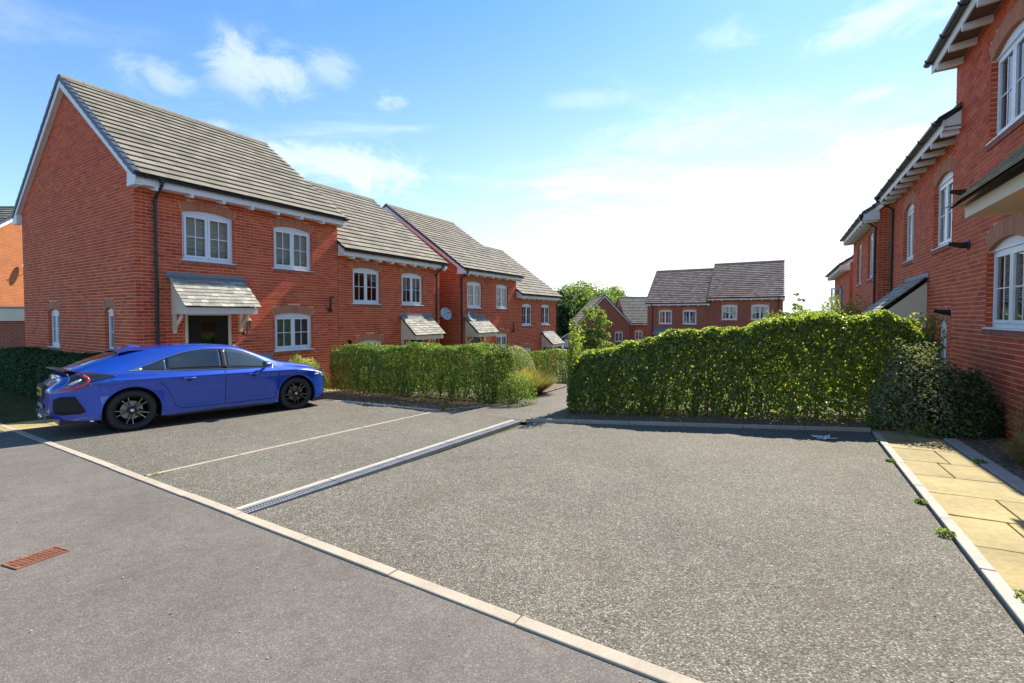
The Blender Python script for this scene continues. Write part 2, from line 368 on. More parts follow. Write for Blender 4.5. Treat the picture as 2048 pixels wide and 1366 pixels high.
def soft_edges(o, w=.004, seg=2):
    b = o.modifiers.new('edge', 'BEVEL'); b.width = w; b.segments = seg; b.limit_method = 'ANGLE'; return o
# ------------------------------------------------------------------ houses
Z = Vector((0, 0, 1))
class Wall:
    """one vertical wall face: O origin, e direction along it, n outward normal (all in the house's own frame)"""
    def __init__(s, O, e, n, length, z0, top, ops): s.O = Vector(O); s.e = Vector(e); s.n = Vector(n); s.len = length; s.z0 = z0; s.top = top; s.ops = ops
    def P(s, x, z, off=0.0): return s.O + s.e * x + Z * z + s.n * off
    def box(s, mb, x0, x1, z0, z1, o0, o1, m, r=.5, skip=()):
        mb.mesh8([s.P(x0, z0, o0), s.P(x1, z0, o0), s.P(x1, z1, o0), s.P(x0, z1, o0), s.P(x0, z0, o1), s.P(x1, z0, o1), s.P(x1, z1, o1), s.P(x0, z1, o1)], m, r, skip)
def arc(op):
    """centre height and radius of the arch over an opening"""
    hw = (op['x1'] - op['x0']) / 2; ri = op.get('rise', .08); Rr = (hw * hw + ri * ri) / (2 * ri); return op['z1'] + ri - Rr, Rr, math.asin(min(1, hw / Rr)), (op['x0'] + op['x1']) / 2
RING = .215
def excl(op, za, zb):
    """x-interval of an opening (with its arch ring and sill course) cut out of the brick course za..zb"""
    zc = (za + zb) / 2
    if op.get('door'):
        return (op['x0'], op['x1']) if op['z0'] < zc < op['z1'] else None
    if op['z0'] - .078 < zc <= op['z0']: return (op['x0'] - .06, op['x1'] + .06)
    if op['z0'] < zc <= op['z1']: return (op['x0'], op['x1'])
    if zc > op['z1']:
        cz, Rr, th, xc = arc(op); ro = Rr + op.get('ring', RING) + .008
        if zc - cz >= ro: return None
        h = min(math.sqrt(ro * ro - (zc - cz) ** 2), math.tan(th) * (zc - cz) + .01); return (xc - h, xc + h)
    return None
def lay_bricks(w, mb, cand, far=False, lo=None):
    nc = int((max(w.top(x) for x in np.linspace(0, w.len, 9)) - w.z0) / .075) + 2
    for c in range(nc):
        za = w.z0 + c * .075; zb = za + .0625; zc = (za + zb) / 2
        cuts = [q for q in (excl(o, za, zb) for o in w.ops) if q]
        x = -(.1125 if c % 2 else 0.0)
        while x < w.len:
            a, b = max(x, 0), min(x + .215, w.len); x += .225
            if b - a < .02: continue
            ta, tb = w.top(a), w.top(b)
            if min(ta, tb) < zb:
                if max(ta, tb) < zb: continue
                # raking top: shorten the brick
                t = (zb - ta) / (tb - ta)
                if tb > ta: a = a + (b - a) * t
                else: b = a + (b - a) * t
                if b - a < .03: continue
            seg = [(a, b)]
            for (ca, cb) in cuts:
                nx = []
                for (p, q) in seg:
                    if cb <= p or ca >= q: nx.append((p, q)); continue
                    if ca - p > .02: nx.append((p, ca - .004))
                    if q - cb > .02: nx.append((cb + .004, q))
                seg = nx
            for (p, q) in seg:
                if abs(q - p - .215) < 1e-4 and cand is not None: cand.append((w, p, za, random.random()))
                else:
                    w.box(mb, p, q, za, zb, 0.0, .006 + random.uniform(-.0012, .0012), 'brick', random.random(), skip=(0,))
def panel(w, mb, m='mortar'):
    xs = {0.0, w.len}
    for o in w.ops:
        n = 8 if not o.get('door') else 1
        for i in range(n + 1): xs.add(round(o['x0'] + (o['x1'] - o['x0']) * i / n, 4))
    for t in np.linspace(0, w.len, 5): xs.add(round(float(t), 4))
    if hasattr(w, 'apex'): xs.add(w.apex)
    xs = sorted(xs)
    def cr(op, x):
        if op.get('door'): return op['z1']
        cz, Rr, th, xc = arc(op); return cz + math.sqrt(max(Rr * Rr - (x - xc) ** 2, 0))
    for a, b in zip(xs[:-1], xs[1:]):
        mid = (a + b) / 2
        ops = sorted([o for o in w.ops if o['x0'] < mid < o['x1']], key=lambda o: o['z0'])
        lo = (w.z0, w.z0)
        for o in ops:
            if o['z0'] > lo[0]: mb.poly([w.P(a, lo[0]), w.P(b, lo[1]), w.P(b, o['z0']), w.P(a, o['z0'])], m)
            lo = (cr(o, a), cr(o, b))
        mb.poly([w.P(a, lo[0]), w.P(b, lo[1]), w.P(b, w.top(b)), w.P(a, w.top(a))], m)
WCACHE = {}
def window_meshes(W, H, style, lights):
    key = (round(W, 3), round(H, 3), style, lights)
    if key in WCACHE: return WCACHE[key]
    # own frame: x along the wall, y into the house, z up
    fr = MB(); t = .055
    fr.box(0, t, 0, .07, 0, H, 'upvc'); fr.box(W - t, W, 0, .07, 0, H, 'upvc'); fr.box(t, W - t, 0, .07, 0, t, 'upvc'); fr.box(t, W - t, 0, .07, H - t, H, 'upvc')
    out = {'frame': fr.mesh('window')}
    lw = (W - 2 * t) / lights; casements = []
    for i in range(lights):
        a, b = t + i * lw + .004, t + (i + 1) * lw - .004; s = .052; z0, z1 = t + .004, H - t - .004
        sm = MB(); sm.box(a, a + s, -.014, .05, z0, z1, 'upvc'); sm.box(b - s, b, -.014, .05, z0, z1, 'upvc'); sm.box(a + s, b - s, -.014, .05, z0, z0 + s, 'upvc'); sm.box(a + s, b - s, -.014, .05, z1 - s, z1, 'upvc')
        gb = MB(); pa, pb, pz0, pz1 = a + s, b - s, z0 + s, z1 - s; bt = .009; xm, zm = (pa + pb) / 2, (pz0 + pz1) / 2
        gb.box(xm - bt, xm + bt, .006, .02, pz0, pz1, 'upvc'); gb.box(pa, pb, .0045, .0215, zm - bt, zm + bt, 'upvc')
        pn = MB(); pn.poly([(pa, .013, pz0), (pb, .013, pz0), (pb, .013, pz1), (pa, .013, pz1)], 'window_glass')
        casements.append((sm.mesh('sash'), gb.mesh('glazing_bar'), pn.mesh('pane')))
    out['casements'] = casements
    bk = MB(); bk.box(-.05, W + .05, .42, .45, -.05, H + .08, 'dark_room'); bk.box(-.03, 0, .071, .42, -.05, H + .08, 'dark_room'); bk.box(W, W + .03, .071, .42, -.05, H + .08, 'dark_room'); bk.box(0, W, .071, .42, H, H + .03, 'dark_room'); bk.box(0, W, .071, .42, -.03, 0, 'upvc')
    out['back'] = bk.mesh('window_recess')
    bl = None
    if style == 'blind':
        bl = MB(); n = int((H - .12) / .032)
        for k in range(n):
            z = .07 + k * .032
            bl.mesh8([(.06, .095, z), (W - .06, .095, z), (W - .06, .118, z + .016), (.06, .118, z + .016), (.06, .097, z + .003), (W - .06, .097, z + .003), (W - .06, .12, z + .019), (.06, .12, z + .019)], 'blind')
        out['inside'] = ('venetian_blind', bl.mesh('venetian_blind'))
    elif style == 'roller':
        bl = MB(); bl.box(.06, W - .06, .10, .103, .06, H - .06, 'blind'); n = int(H / .09)
        for k in range(n): bl.box(.06, W - .06, .092, .0995, .09 + k * .09, .097 + k * .09, 'blind')
        out['inside'] = ('pleated_blind', bl.mesh('pleated_blind'))
    elif style == 'curtain':
        bl = MB()
        for (a, b) in ((.06, W * .3), (W * .7, W - .06)):
            n = 12; rows = [[(a + (b - a) * j / n, .12 + .012 * math.sin(j * 2.3), z) for j in range(n + 1)] for z in (.06, H - .06)]
            bl.grid(rows, 'curtain')
        out['inside'] = ('curtain', bl.mesh('curtain'))
    WCACHE[key] = out; return out
def add_window(root, w, op, idx=0):
    """window set back in its opening; all its pieces are children of the window"""
    W = op['x1'] - op['x0']; H = op['z1'] - op['z0']; ms = window_meshes(W, H, op.get('style', 'blind'), op.get('lights', 2))
    rz = math.atan2(w.e.y, w.e.x); dep = .07
    o = link('window', ms['frame'], root, loc=w.P(op['x0'], op['z0'], -dep), rot=(0, 0, rz))
    for i, (a, b, c) in enumerate(ms['casements']):
        if op.get('open') and i == 0:
            # this sash stands open, hinged at its outer edge
            for nm, me in (('sash', a), ('glazing_bar', b), ('pane', c)):
                q = link(nm, me, o, loc=(0, -.02, 0), rot=(0, 0, R(-62)))
        else:
            link('sash', a, o); link('glazing_bar', b, o); link('pane', c, o)
    link('window_recess', ms['back'], o)
    if 'inside' in ms: link(ms['inside'][0], ms['inside'][1], o)
    # arch board over the frame, drip line and projecting sill board
    mb = MB(); cz, Rr, th, xc = arc(op); n = 10
    pts = [(op['x0'], op['z1'] + .006)] + [(xc + Rr * math.sin(th * (2 * i / n - 1)) , cz + Rr * math.cos(th * (2 * i / n - 1)) - .003) for i in range(n + 1)] + [(op['x1'], op['z1'] + .006)]
    pts = [pts[-1], pts[0]] + pts[1:-1]
    base = w.P(op['x0'], op['z0'], -dep); M = Matrix.Rotation(-rz, 4, 'Z')
    loc = lambda x, z, off: M @ (w.P(x, z, off) - base)
    mb.prism([loc(x, z, -.055) for x, z in pts], M @ (-w.n * .06), 'white_board'); mb.build('arch_board', o)
    mb = MB(); mb.box(-.002 + .004, W - .004, -.025, -.001, H - .012, H + .012, 'upvc'); mb.build('head_trim', o)
    mb = MB(); s0, s1 = -.035, W + .035
    mb.mesh8([(s0, -dep - .035, -.03), (s1, -dep - .035, -.03), (s1, -.001, -.03), (s0, -.001, -.03), (s0, -dep - .035, -.012), (s1, -dep - .035, -.012), (s1, -.001, .0), (s0, -.001, .0)], 'upvc')
    mb.build('sill', o)
    return o
def wall_trim(w, mb, op):
    """ring of upright bricks, brick sill, brick jambs"""
    cz, Rr, th, xc = arc(op); ring = op.get('ring', RING); n = max(5, int(round(2 * th * (Rr + ring) / .075)))
    for i in range(n):
        a0, a1 = -th + 2 * th * (i + .06) / n, -th + 2 * th * (i + .94) / n; rr = random.random(); c = []
        for off in (-.09, .007 + random.uniform(-.001, .001)):
            for (an, ra) in ((a0, Rr), (a1, Rr), (a1, Rr + ring), (a0, Rr + ring)):
                c.append(w.P(xc + ra * math.sin(an), cz + ra * math.cos(an), off))
        mb.mesh8(c, 'brick_arch', rr)
    x0, x1 = op['x0'] - .055, op['x1'] + .055; n = int((x1 - x0) / .075)
    for i in range(n):
        a = x0 + (x1 - x0) * (i + .07) / n; b = x0 + (x1 - x0) * (i + .93) / n; zt = op['z0'] - .03
        c = [w.P(a, zt - .085, -.02), w.P(b, zt - .085, -.02), w.P(b, zt, -.02), w.P(a, zt, -.02), w.P(a, zt - .085, .03), w.P(b, zt - .085, .03), w.P(b, zt - .012, .03), w.P(a, zt - .012, .03)]
        mb.mesh8(c, 'brick_sill', random.random())
    mb.mesh8([w.P(x0, op['z0'] - .11, -.03), w.P(x1, op['z0'] - .11, -.03), w.P(x1, op['z0'] - .033, -.03), w.P(x0, op['z0'] - .033, -.03), w.P(x0, op['z0'] - .11, .022), w.P(x1, op['z0'] - .11, .022), w.P(x1, op['z0'] - .045, .022), w.P(x0, op['z0'] - .045, .022)], 'mortar')
    z = op['z0']; k = 0
    while z < op['z1'] - .02:
        for (xa, xb) in ((op['x0'] - .02, op['x0'] - .0015), (op['x1'] + .0015, op['x1'] + .02)):
            w.box(mb, xa, xb, z, z + .065, -.095, .004, 'brick', random.random())
        z += .075
    for (xa, xb) in ((op['x0'] - .018, op['x0'] - .004), (op['x1'] + .004, op['x1'] + .018)): w.box(mb, xa, xb, op['z0'], op['z1'], -.095, -.001, 'mortar')
BRICKM = None
def place_bricks(root, M, cand, nmax=300):
    """nearest bricks in view become objects of their own, the rest one joined mesh"""
    global BRICKM
    if BRICKM is None:
        BRICKM = []
        for i in range(14):
            b = MB(); b.box(0, .215, -.006 + random.uniform(-.0012, .0012), .0, 0, .0625, 'brick', i / 13, skip=()); BRICKM.append(b.mesh('brick'))
    eye = Vector((0, 0, EYE)); sc = []
    for k, (w, x, z, r) in enumerate(cand):
        p = M @ w.P(x, z); d = (p - eye).length
        if not inview(p, 5): d += 1000
        sc.append((d, k))
    sc.sort(); own = {k for d, k in sc[:nmax] if d < 900}; mb = MB()
    for k, (w, x, z, r) in enumerate(cand):
        if k in own:
            link('brick', BRICKM[int(r * 13.99)], root, loc=w.P(x, z), rot=(0, 0, math.atan2(w.e.y, w.e.x)))
        else: w.box(mb, x, x + .215, z, z + .0625, 0.0, .006 + random.uniform(-.0012, .0012), 'brick', r, skip=(0,))
    return mb
def tile_roof(root, M, x0, x1, ov, ze, yr, zr, matn, nmax=300, gauge=.29, tw=.30, yflip=None):
    """front slope from eaves (y=-ov, z=ze) to ridge (y=yr, z=zr)"""
    run, rise = yr + ov, zr - ze; Ls = math.hypot(run, rise); pit = math.atan2(rise, run)
    nr = int(round(Ls / gauge)); g = Ls / nr; nc = int(round((x1 - x0) / tw)); wd_ = (x1 - x0) / nc
    s_ = Vector((0, math.cos(pit), math.sin(pit))); nn = Vector((0, -math.sin(pit), math.cos(pit))); ex = Vector((1, 0, 0)); O = Vector((0, -ov, ze))
    eye = Vector((0, 0, EYE)); ls = []; variants = {}
    def tmesh(wid, key):
        if key in variants: return variants[key]
        b = MB(); h0, h1, t = .042, .004, .018; Lg = g + .03
        b.mesh8([(0.0015, 0, h0 - t), (wid - .0015, 0, h0 - t), (wid - .0015, Lg, h1 - t), (0.0015, Lg, h1 - t), (0.0015, 0, h0), (wid - .0015, 0, h0), (wid - .0015, Lg, h1), (0.0015, Lg, h1)], matn, key[1])
        variants[key] = b.mesh('roof_tile'); return variants[key]
    for r in range(nr):
        off = (wd_ / 2 if r % 2 else 0); x = x0 - off
        while x < x1 - .01:
            a, b = max(x, x0), min(x + wd_, x1); x += wd_
            if b - a < .03: continue
            p = O + ex * a + s_ * (r * g); d = (M @ p - eye).length + (0 if inview(M @ p) else 1000); ls.append((d, a, b, r))
    ls.sort(key=lambda q: q[0]); mb = MB()
    for k, (d, a, b, r) in enumerate(ls):
        rv = random.choice((.0, .2, .35, .5, .65, .8, 1.0)); j = random.uniform(-.0015, .0015)
        p = O + ex * a + s_ * (r * g) + nn * (.012 + j)
        if k < nmax and d < 900: link('roof_tile', tmesh(b - a, (round(b - a, 3), rv)), root, loc=p, rot=(pit, 0, 0))
        else:
            h0, h1, t = .042, .004, .018; Lg = g + .03; wid = b - a
            q = [p + ex * u_ + s_ * v_ + nn * h_ for (u_, v_, h_) in ((.0015, 0, h0 - t), (wid - .0015, 0, h0 - t), (wid - .0015, Lg, h1 - t), (.0015, Lg, h1 - t), (.0015, 0, h0), (wid - .0015, 0, h0), (wid - .0015, Lg, h1), (.0015, Lg, h1))]
            mb.mesh8(q, matn, rv)
    if mb.f: mb.build('roof_tiling', root, kind='stuff')
    # roof body under the tiles, with the back slope
    D2 = yr * 2 + ov; rb = MB()
    rb.prism([O + ex * (x0 + .01), Vector((x0 + .01, yr, zr)), Vector((x0 + .01, D2, ze)), Vector((x0 + .01, D2, ze - .05)), Vector((x0 + .01, yr, zr - .09)), Vector((x0 + .01, -ov, ze - .05))], ex * (x1 - x0 - .02), 'roof_under')
    rb.build('roof', root)
    # back slope covering in courses
    bk = MB()
    for r in range(nr):
        sb = Vector((0, -math.cos(pit), math.sin(pit))); nb = Vector((0, math.sin(pit), math.cos(pit))); OB = Vector((0, D2, ze)) + sb * (r * g) + nb * .012
        bk.mesh8([OB + ex * x_ + sb * v_ + nb * h_ for (x_, v_, h_) in ((x1, 0, .016), (x0, 0, .016), (x0, g + .03, -.011), (x1, g + .03, -.011), (x1, 0, .03), (x0, 0, .03), (x0, g + .03, .003), (x1, g + .03, .003))], matn, random.random())
    bk.build('back_roof_tiling', root, kind='stuff')
    # ridge tiles
    n = int((x1 - x0) / .45); rl = (x1 - x0) / n; me = MB(); pr = [(-.13, -.085), (-.09, -.02), (-.035, .022), (.035, .022), (.09, -.02), (.13, -.085)]
    me.prism([Vector((0, y, z)) for y, z in pr], (rl - .008, 0, 0), matn, .1); rm = me.mesh('ridge_tile')
    for i in range(n): link('ridge_tile', rm, root, loc=(x0 + i * rl, yr, zr + .045 + random.uniform(-.002, .002)))
    return pit, Ls, g, nr, O, s_, nn
def barge(root, side, xw, ov, ze, yr, zr, g, nr, pit, vo, O, s_, nn, back=True, boxend=True):
    """verge of a gable: white barge boards, soffit strip, dark verge caps stepping with the tile courses"""
    sg = -1 if side == 'left' else 1; xo = xw + sg * vo; D2 = 2 * yr + ov
    for (y0, z0, ok) in ((-ov, ze, True), (D2, ze, back)):
        if not ok: continue
        mb = MB(); A = Vector((0, y0, z0)); B = Vector((0, yr, zr)); dn = Vector((0, 0, -1))
        p = [A + dn * .03, B + dn * .03, B + dn * .26, A + dn * .20]
        mb.prism([Vector((xo, q.y, q.z)) for q in p], (-sg * .022, 0, 0), 'white_board'); mb.build('barge_board', root)
        mb = MB(); mb.prism([Vector((xo - sg * .022, A.y, A.z - .19)), Vector((xo - sg * .022, B.y, B.z - .245)), Vector((xo - sg * .022, B.y, B.z - .23)), Vector((xo - sg * .022, A.y, A.z - .175))], (-sg * (vo - .03), 0, 0), 'white_board'); mb.build('verge_soffit', root)
        if boxend:
            mb = MB(); yb = 0 if y0 < yr else 2 * yr; yo = y0
            za = z0 - .20; zi = z0 + (zr - z0) * abs(yb - y0) / abs(yr - y0) - .22
            mb.prism([Vector((xo - sg * .001, yo, za + .02)), Vector((xo - sg * .001, yo, za - .025)), Vector((xo - sg * .001, yb + (.02 if y0 < yr else -.02), za - .025)), Vector((xo - sg * .001, yb, zi))], (-sg * (vo + .02), 0, 0), 'white_board'); mb.build('eaves_box', root)
    mb = MB(); Lg = g + .02; hw = .09
    mb.mesh8([(-hw, 0, -.055), (.012, 0, -.055), (.012, Lg, -.075), (-hw, Lg, -.075), (-hw, 0, .052), (.012, 0, .052), (.012, Lg, .028), (-hw, Lg, .028)], 'verge_plastic'); cap = mb.mesh('verge_cap')
    mb = MB(); mb.mesh8([(-.012, 0, -.055), (hw, 0, -.055), (hw, Lg, -.075), (-.012, Lg, -.075), (-.012, 0, .052), (hw, 0, .052), (hw, Lg, .028), (-.012, Lg, .028)], 'verge_plastic'); cap2 = mb.mesh('verge_cap')
    xc = xo + sg * .012 + (-sg) * (.0)
    me_ = cap2 if side == 'left' else cap
    for r in range(nr): link('verge_cap', me_, root, loc=Vector((xc, 0, 0)) + Vector((0, O.y, O.z)) + s_ * (r * g) + nn * .012, rot=(pit, 0, 0))
    if back:
        me2 = cap if side == 'left' else cap2
        for r in range(nr):
            sb = Vector((0, -math.cos(pit), math.sin(pit))); nb = Vector((0, math.sin(pit), math.cos(pit))); OB = Vector((xc, D2, ze)) + sb * (r * g) + nb * .012
            link('verge_cap', me2, root, loc=OB, rot=(pit, 0, math.pi))
def eaves(root, x0, x1, ov, ze, nc, deep=False, gutter_x=None, corx=None):
    mb = MB(); mb.box(x0, x1, -ov + .03, -ov + .052, ze - .20, ze - .01, 'white_board'); mb.build('fascia', root)
    mb = MB(); mb.box(x0, x1, -ov + .055, -.008, ze - .155, ze - .14, 'soffit_shade' if deep else 'white_board'); mb.build('soffit', root)
    c = MB(); h = .29 if deep else .275
    c.prism([Vector((0, -ov + .032, -.201)), Vector((0, -ov + .032, -h)), Vector((0, -ov + .11, -h)), Vector((0, -.006, -.20 if not deep else -.26)), Vector((0, -.006, -.158))], (.06, 0, 0), 'white_board'); cm = c.mesh('eaves_bracket')
    xs = corx or [x0 + .35 + (x1 - x0 - .5) * i / (nc - 1) for i in range(nc)]
    for x in xs: link('eaves_bracket', cm, root, loc=(x, 0, ze))
    ga, gb = gutter_x or (x0, x1); g = MB(); r = .058; n = 8; rows = []
    for x in (ga, gb):
        rows.append([(x, -ov - .03 + r * math.cos(math.pi + math.pi * i / n), ze - .012 + r * math.sin(math.pi + math.pi * i / n)) for i in range(n + 1)])
    g.grid(rows, 'black_plastic'); rows2 = [[(p[0], (p[1] + ov + .03) * .92 - ov - .03, (p[2] - ze + .012) * .92 + ze - .012) for p in rr] for rr in rows]; g.grid(rows2, 'black_plastic', flip=True)
    for x, rr in ((ga, rows[0]), (gb, rows[1])): g.poly(rr, 'black_plastic')
    go = g.build('gutter', root, smooth=False)
    bm_ = MB(); k = 9
    for i in range(k):
        a, b = math.pi + math.pi * i / k, math.pi + math.pi * (i + 1) / k
        bm_.mesh8([(xx, rr * math.cos(t_), rr * math.sin(t_)) for xx in (0, .03) for (t_, rr) in ((a, .060), (b, .060), (b, .069), (a, .069))], 'black_plastic')
    bm_.box(0, .03, .055, .085, -.03, .012, 'black_plastic'); bm_.box(0, .03, -.07, -.058, -.004, .02, 'black_plastic')
    brk = bm_.mesh('gutter_bracket'); n = max(2, int((gb - ga) / .8))
    for i in range(n): link('gutter_bracket', brk, go, loc=(ga + .15 + (gb - ga - .3) * i / (n - 1), -ov - .03, ze - .012))
    return go
def eave_end(root, x, ov, ze, yr, zr):
    sl = (zr - ze) / (yr + ov); mb = MB()
    mb.prism([Vector((x, -ov + .056, ze - .20)), Vector((x, -.006, ze - .20)), Vector((x, -.006, ze + ov * sl - .10)), Vector((x, -ov + .056, ze - .02))], (.02, 0, 0), 'white_board'); mb.build('eaves_end', root)
def downpipe(root, x, ov, ze, z0, name='downpipe'):
    mb = MB(); yo = -ov - .03
    mb.tube([(x, yo, ze - .05), (x, yo, ze - .13), (x, -.05, ze - .40), (x, -.05, z0)], .034, 'pipe_plastic', 10)
    mb.box(x - .045, x + .045, yo - .045, yo + .045, ze - .10, ze + .0, 'pipe_plastic')
    o = mb.build(name, root, smooth=False)
    c = MB(); c.tube([(0, 0, -.02), (0, 0, .02)], .042, 'pipe_plastic', 10); c.box(-.055, .055, .02, .045, -.012, .012, 'pipe_plastic'); cm = c.mesh('pipe_clip')
    z = ze - .45
    while z > z0 + .2: link('pipe_clip', cm, o, loc=(x, -.05, z)); z -= 1.35
def canopy(root, x0, x1, ztop, zbot, dep, own=True, cheeks=True):
    """lean-to porch roof of small slates on a cream timber frame"""
    fr = MB(); bx0, bx1 = x0 + .07, x1 - .07
    fr.box(bx0, bx1, -dep + .06, -dep + .10, zbot - .17, zbot - .015, 'cream_paint')
    fr.box(bx0, bx0 + .035, -dep + .10, -.003, zbot - .17, zbot - .03, 'cream_paint'); fr.box(bx1 - .035, bx1, -dep + .10, -.003, zbot - .17, zbot - .03, 'cream_paint')
    fr.box(bx0 + .035, bx1 - .035, -dep + .10, -.003, zbot - .15, zbot - .135, 'cream_paint')
    o = fr.build('porch_canopy', root)
    for xx in (bx0, bx1 - .03):
        ck = MB(); ck.prism([Vector((xx, -dep + .11, zbot - .03)), Vector((xx, -.004, zbot - .03)), Vector((xx, -.004, ztop - .13))], (.03, 0, 0), 'cream_paint'); ck.build('cheek', o)
    run = dep; rise = ztop - .0 - zbot; pit = math.atan2(rise, run); Ls = math.hypot(run, rise); s_ = Vector((0, math.cos(pit), math.sin(pit))); nn = Vector((0, -math.sin(pit), math.cos(pit))); ex = Vector((1, 0, 0)); O = Vector((0, -dep, zbot))
    dk = MB(); dk.mesh8([O + ex * a + s_ * b + nn * c for (a, b, c) in ((x0 + .02, .02, -.02), (x1 - .02, .02, -.02), (x1 - .02, Ls - .01, -.02), (x0 + .02, Ls - .01, -.02), (x0 + .02, .02, .0), (x1 - .02, .02, .0), (x1 - .02, Ls - .01, .0), (x0 + .02, Ls - .01, .0))], 'roof_under'); dk.build('deck', o)
    nr = 8; g = (Ls - .10) / nr; sw = .155; mb = MB(); sm = {}
    for r in range(nr):
        x = x0 - (sw * .5 if r % 2 else 0)
        while x < x1 - .01:
            wv = sw * random.uniform(.94, 1.06); a, b = max(x, x0), min(x + sw, x1); x += sw
            if b - a < .02: continue
            rv = random.choice((0, .25, .5, .75, 1)); h0, h1, t = .024, .004, .010; Lg = g + .05
            pts = ((.002, 0, h0 - t), (b - a - .002, 0, h0 - t), (b - a - .002, Lg, h1 - t), (.002, Lg, h1 - t), (.002, 0, h0), (b - a - .002, 0, h0), (b - a - .002, Lg, h1), (.002, Lg, h1))
            p = O + ex * a + s_ * (r * g + random.uniform(-.006, .004)) + nn * (random.uniform(0, .003) + .001)
            if own:
                key = (round(b - a, 3), rv)
                if key not in sm: q = MB(); q.mesh8(pts, 'slate', rv); sm[key] = q.mesh('slate')
                link('slate', sm[key], o, loc=p, rot=(pit, 0, random.uniform(-.012, .012)))
            else: mb.mesh8([p + ex * u_ + s_ * v_ + nn * w_ for u_, v_, w_ in pts], 'slate', rv)
    if mb.f: mb.build('slating', o, kind='stuff')
    ld = MB(); A = O + s_ * (nr * g - .03) + nn * .03
    ld.mesh8([Vector((x0 - .01, A.y, A.z)), Vector((x1 + .01, A.y, A.z)), Vector((x1 + .03, -.014, ztop - .04)), Vector((x0 - .03, -.014, ztop - .04)), Vector((x0 - .01, A.y, A.z + .014)), Vector((x1 + .01, A.y, A.z + .014)), Vector((x1 + .03, -.014, ztop - .02)), Vector((x0 - .03, -.014, ztop - .02))], 'lead')
    ld.box(x0 - .03, x1 + .03, -.018, -.0075, ztop - .05, ztop + .07, 'lead'); ld.build('lead_flashing', o)
    for xx in (bx0 + .01, bx1 - .08):
        br = MB(); br.box(xx, xx + .07, -.075, -.007, zbot - .62, zbot - .172, 'cream_paint')
        br.mesh8([(xx + .012, -.075, zbot - .52), (xx + .058, -.075, zbot - .52), (xx + .058, -.075, zbot - .44), (xx + .012, -.075, zbot - .44), (xx + .012, -.40, zbot - .25), (xx + .058, -.40, zbot - .25), (xx + .058, -.40, zbot - .172), (xx + .012, -.40, zbot - .172)], 'cream_paint'); br.build('bracket', o)
    return o
def front_door(root, x0, x1, h, col='door_dark', glass=True):
    f = MB(); t = .06; y0, y1 = -.003, .07
    f.box(x0, x0 + t, y0, y1, 0, h, 'cream_paint'); f.box(x1 - t, x1, y0, y1, 0, h, 'cream_paint'); f.box(x0 + t, x1 - t, y0, y1, h - t, h, 'cream_paint'); f.box(x0, x1, -.03, y1, -.06, 0.0, 'kerb_pale'); o = f.build('front_door', root)
    a, b = x0 + t + .003, x1 - t - .003; lf = MB(); pa, pb, z0, z1 = a + .30, b - .30, .95, h - t - .16
    yf = .03
    lf.box(a, pa, yf, .065, .003, h - t - .003, col); lf.box(pb, b, yf, .065, .003, h - t - .003, col); lf.box(pa, pb, yf, .065, .003, z0, col); lf.box(pa, pb, yf, .065, z1, h - t - .003, col)
    for (p, q) in ((a + .08, pa - .04), (pb + .04, b - .08)):
        for (r_, s_) in ((.15, .75), (1.0, h - t - .25)): lf.box(p, q, yf - .008, yf - .001, r_, s_, col)
    lv = lf.build('door_leaf', o)
    g = MB(); g.poly([(pa, .045, z0), (pb, .045, z0), (pb, .045, z1), (pa, .045, z1)], 'window_glass'); g.build('pane', o)
    bk = MB(); bk.box(a, b, .4, .42, 0, h, 'dark_room'); bk.build('hallway', o)
    hd = MB(); hd.tube([(a + .07, yf - .01, 1.02), (a + .07, yf - .05, 1.02), (a + .18, yf - .05, 1.02)], .011, 'metal', 8); hd.build('handle', o)
    return o
def flue(root, x, z0, z1):
    mb = MB(); mb.tube([(x + .10, -.11, z1), (x, -.11, z1), (x, -.11, z0 + .05)], .032, 'flue', 8); mb.lathe((x, -.11, z0 - .05), (0, 0, 1), [(0, .03), (0.01, .055), (.10, .055), (.12, .03)], 'flue', 12)
    mb.box(x - .03, x + .03, -.10, .0, z0, z0 + .06, 'flue'); mb.build('boiler_flue', root)
def vent(root, x, z, P=None):
    mb = MB(); mb.lathe((x, 0, z), (0, -1, 0), [(0, .075), (.02, .075), (.021, .045), (.10, .045), (.10, .02)], 'flue', 14)
    mb.build('wall_vent', root)
def satdish(root, loc, aim, label, r=.27, dm='dish'):
    o = MB(); ax = Vector(aim).normalized(); P = Vector(loc); n = 6
    prof = [(-.06 * (1 - (i / n) ** 2), r * i / n) for i in range(n + 1)]
    o.lathe(P, ax, prof, dm, 20); o.lathe(P - ax * .004, ax, [(-.06 * (1 - (i / n) ** 2), r * i / n) for i in range(n, -1, -1)], dm, 20)
    d = o.build('satellite_dish', root, smooth=True, label=label)
    q = MB(); q.tube([P + Vector((0, 0, -r * .9)) - ax * .01, P + ax * .24 + Vector((0, 0, -.04))], .008, 'metal', 6); q.lathe(P + ax * .22 + Vector((0, 0, -.03)), -ax, [(0, .02), (.07, .02), (.08, .035), (.1, .001)], 'dish', 10); q.build('receiver_arm', d, smooth=True)
    return d, P, ax
def gable_top(D, yr, ze, zr, ov):
    sl = (zr - ze) / (yr + ov)
    return lambda y: min(ze + (y + ov) * sl, ze + (2 * yr + ov - y) * sl) - .10
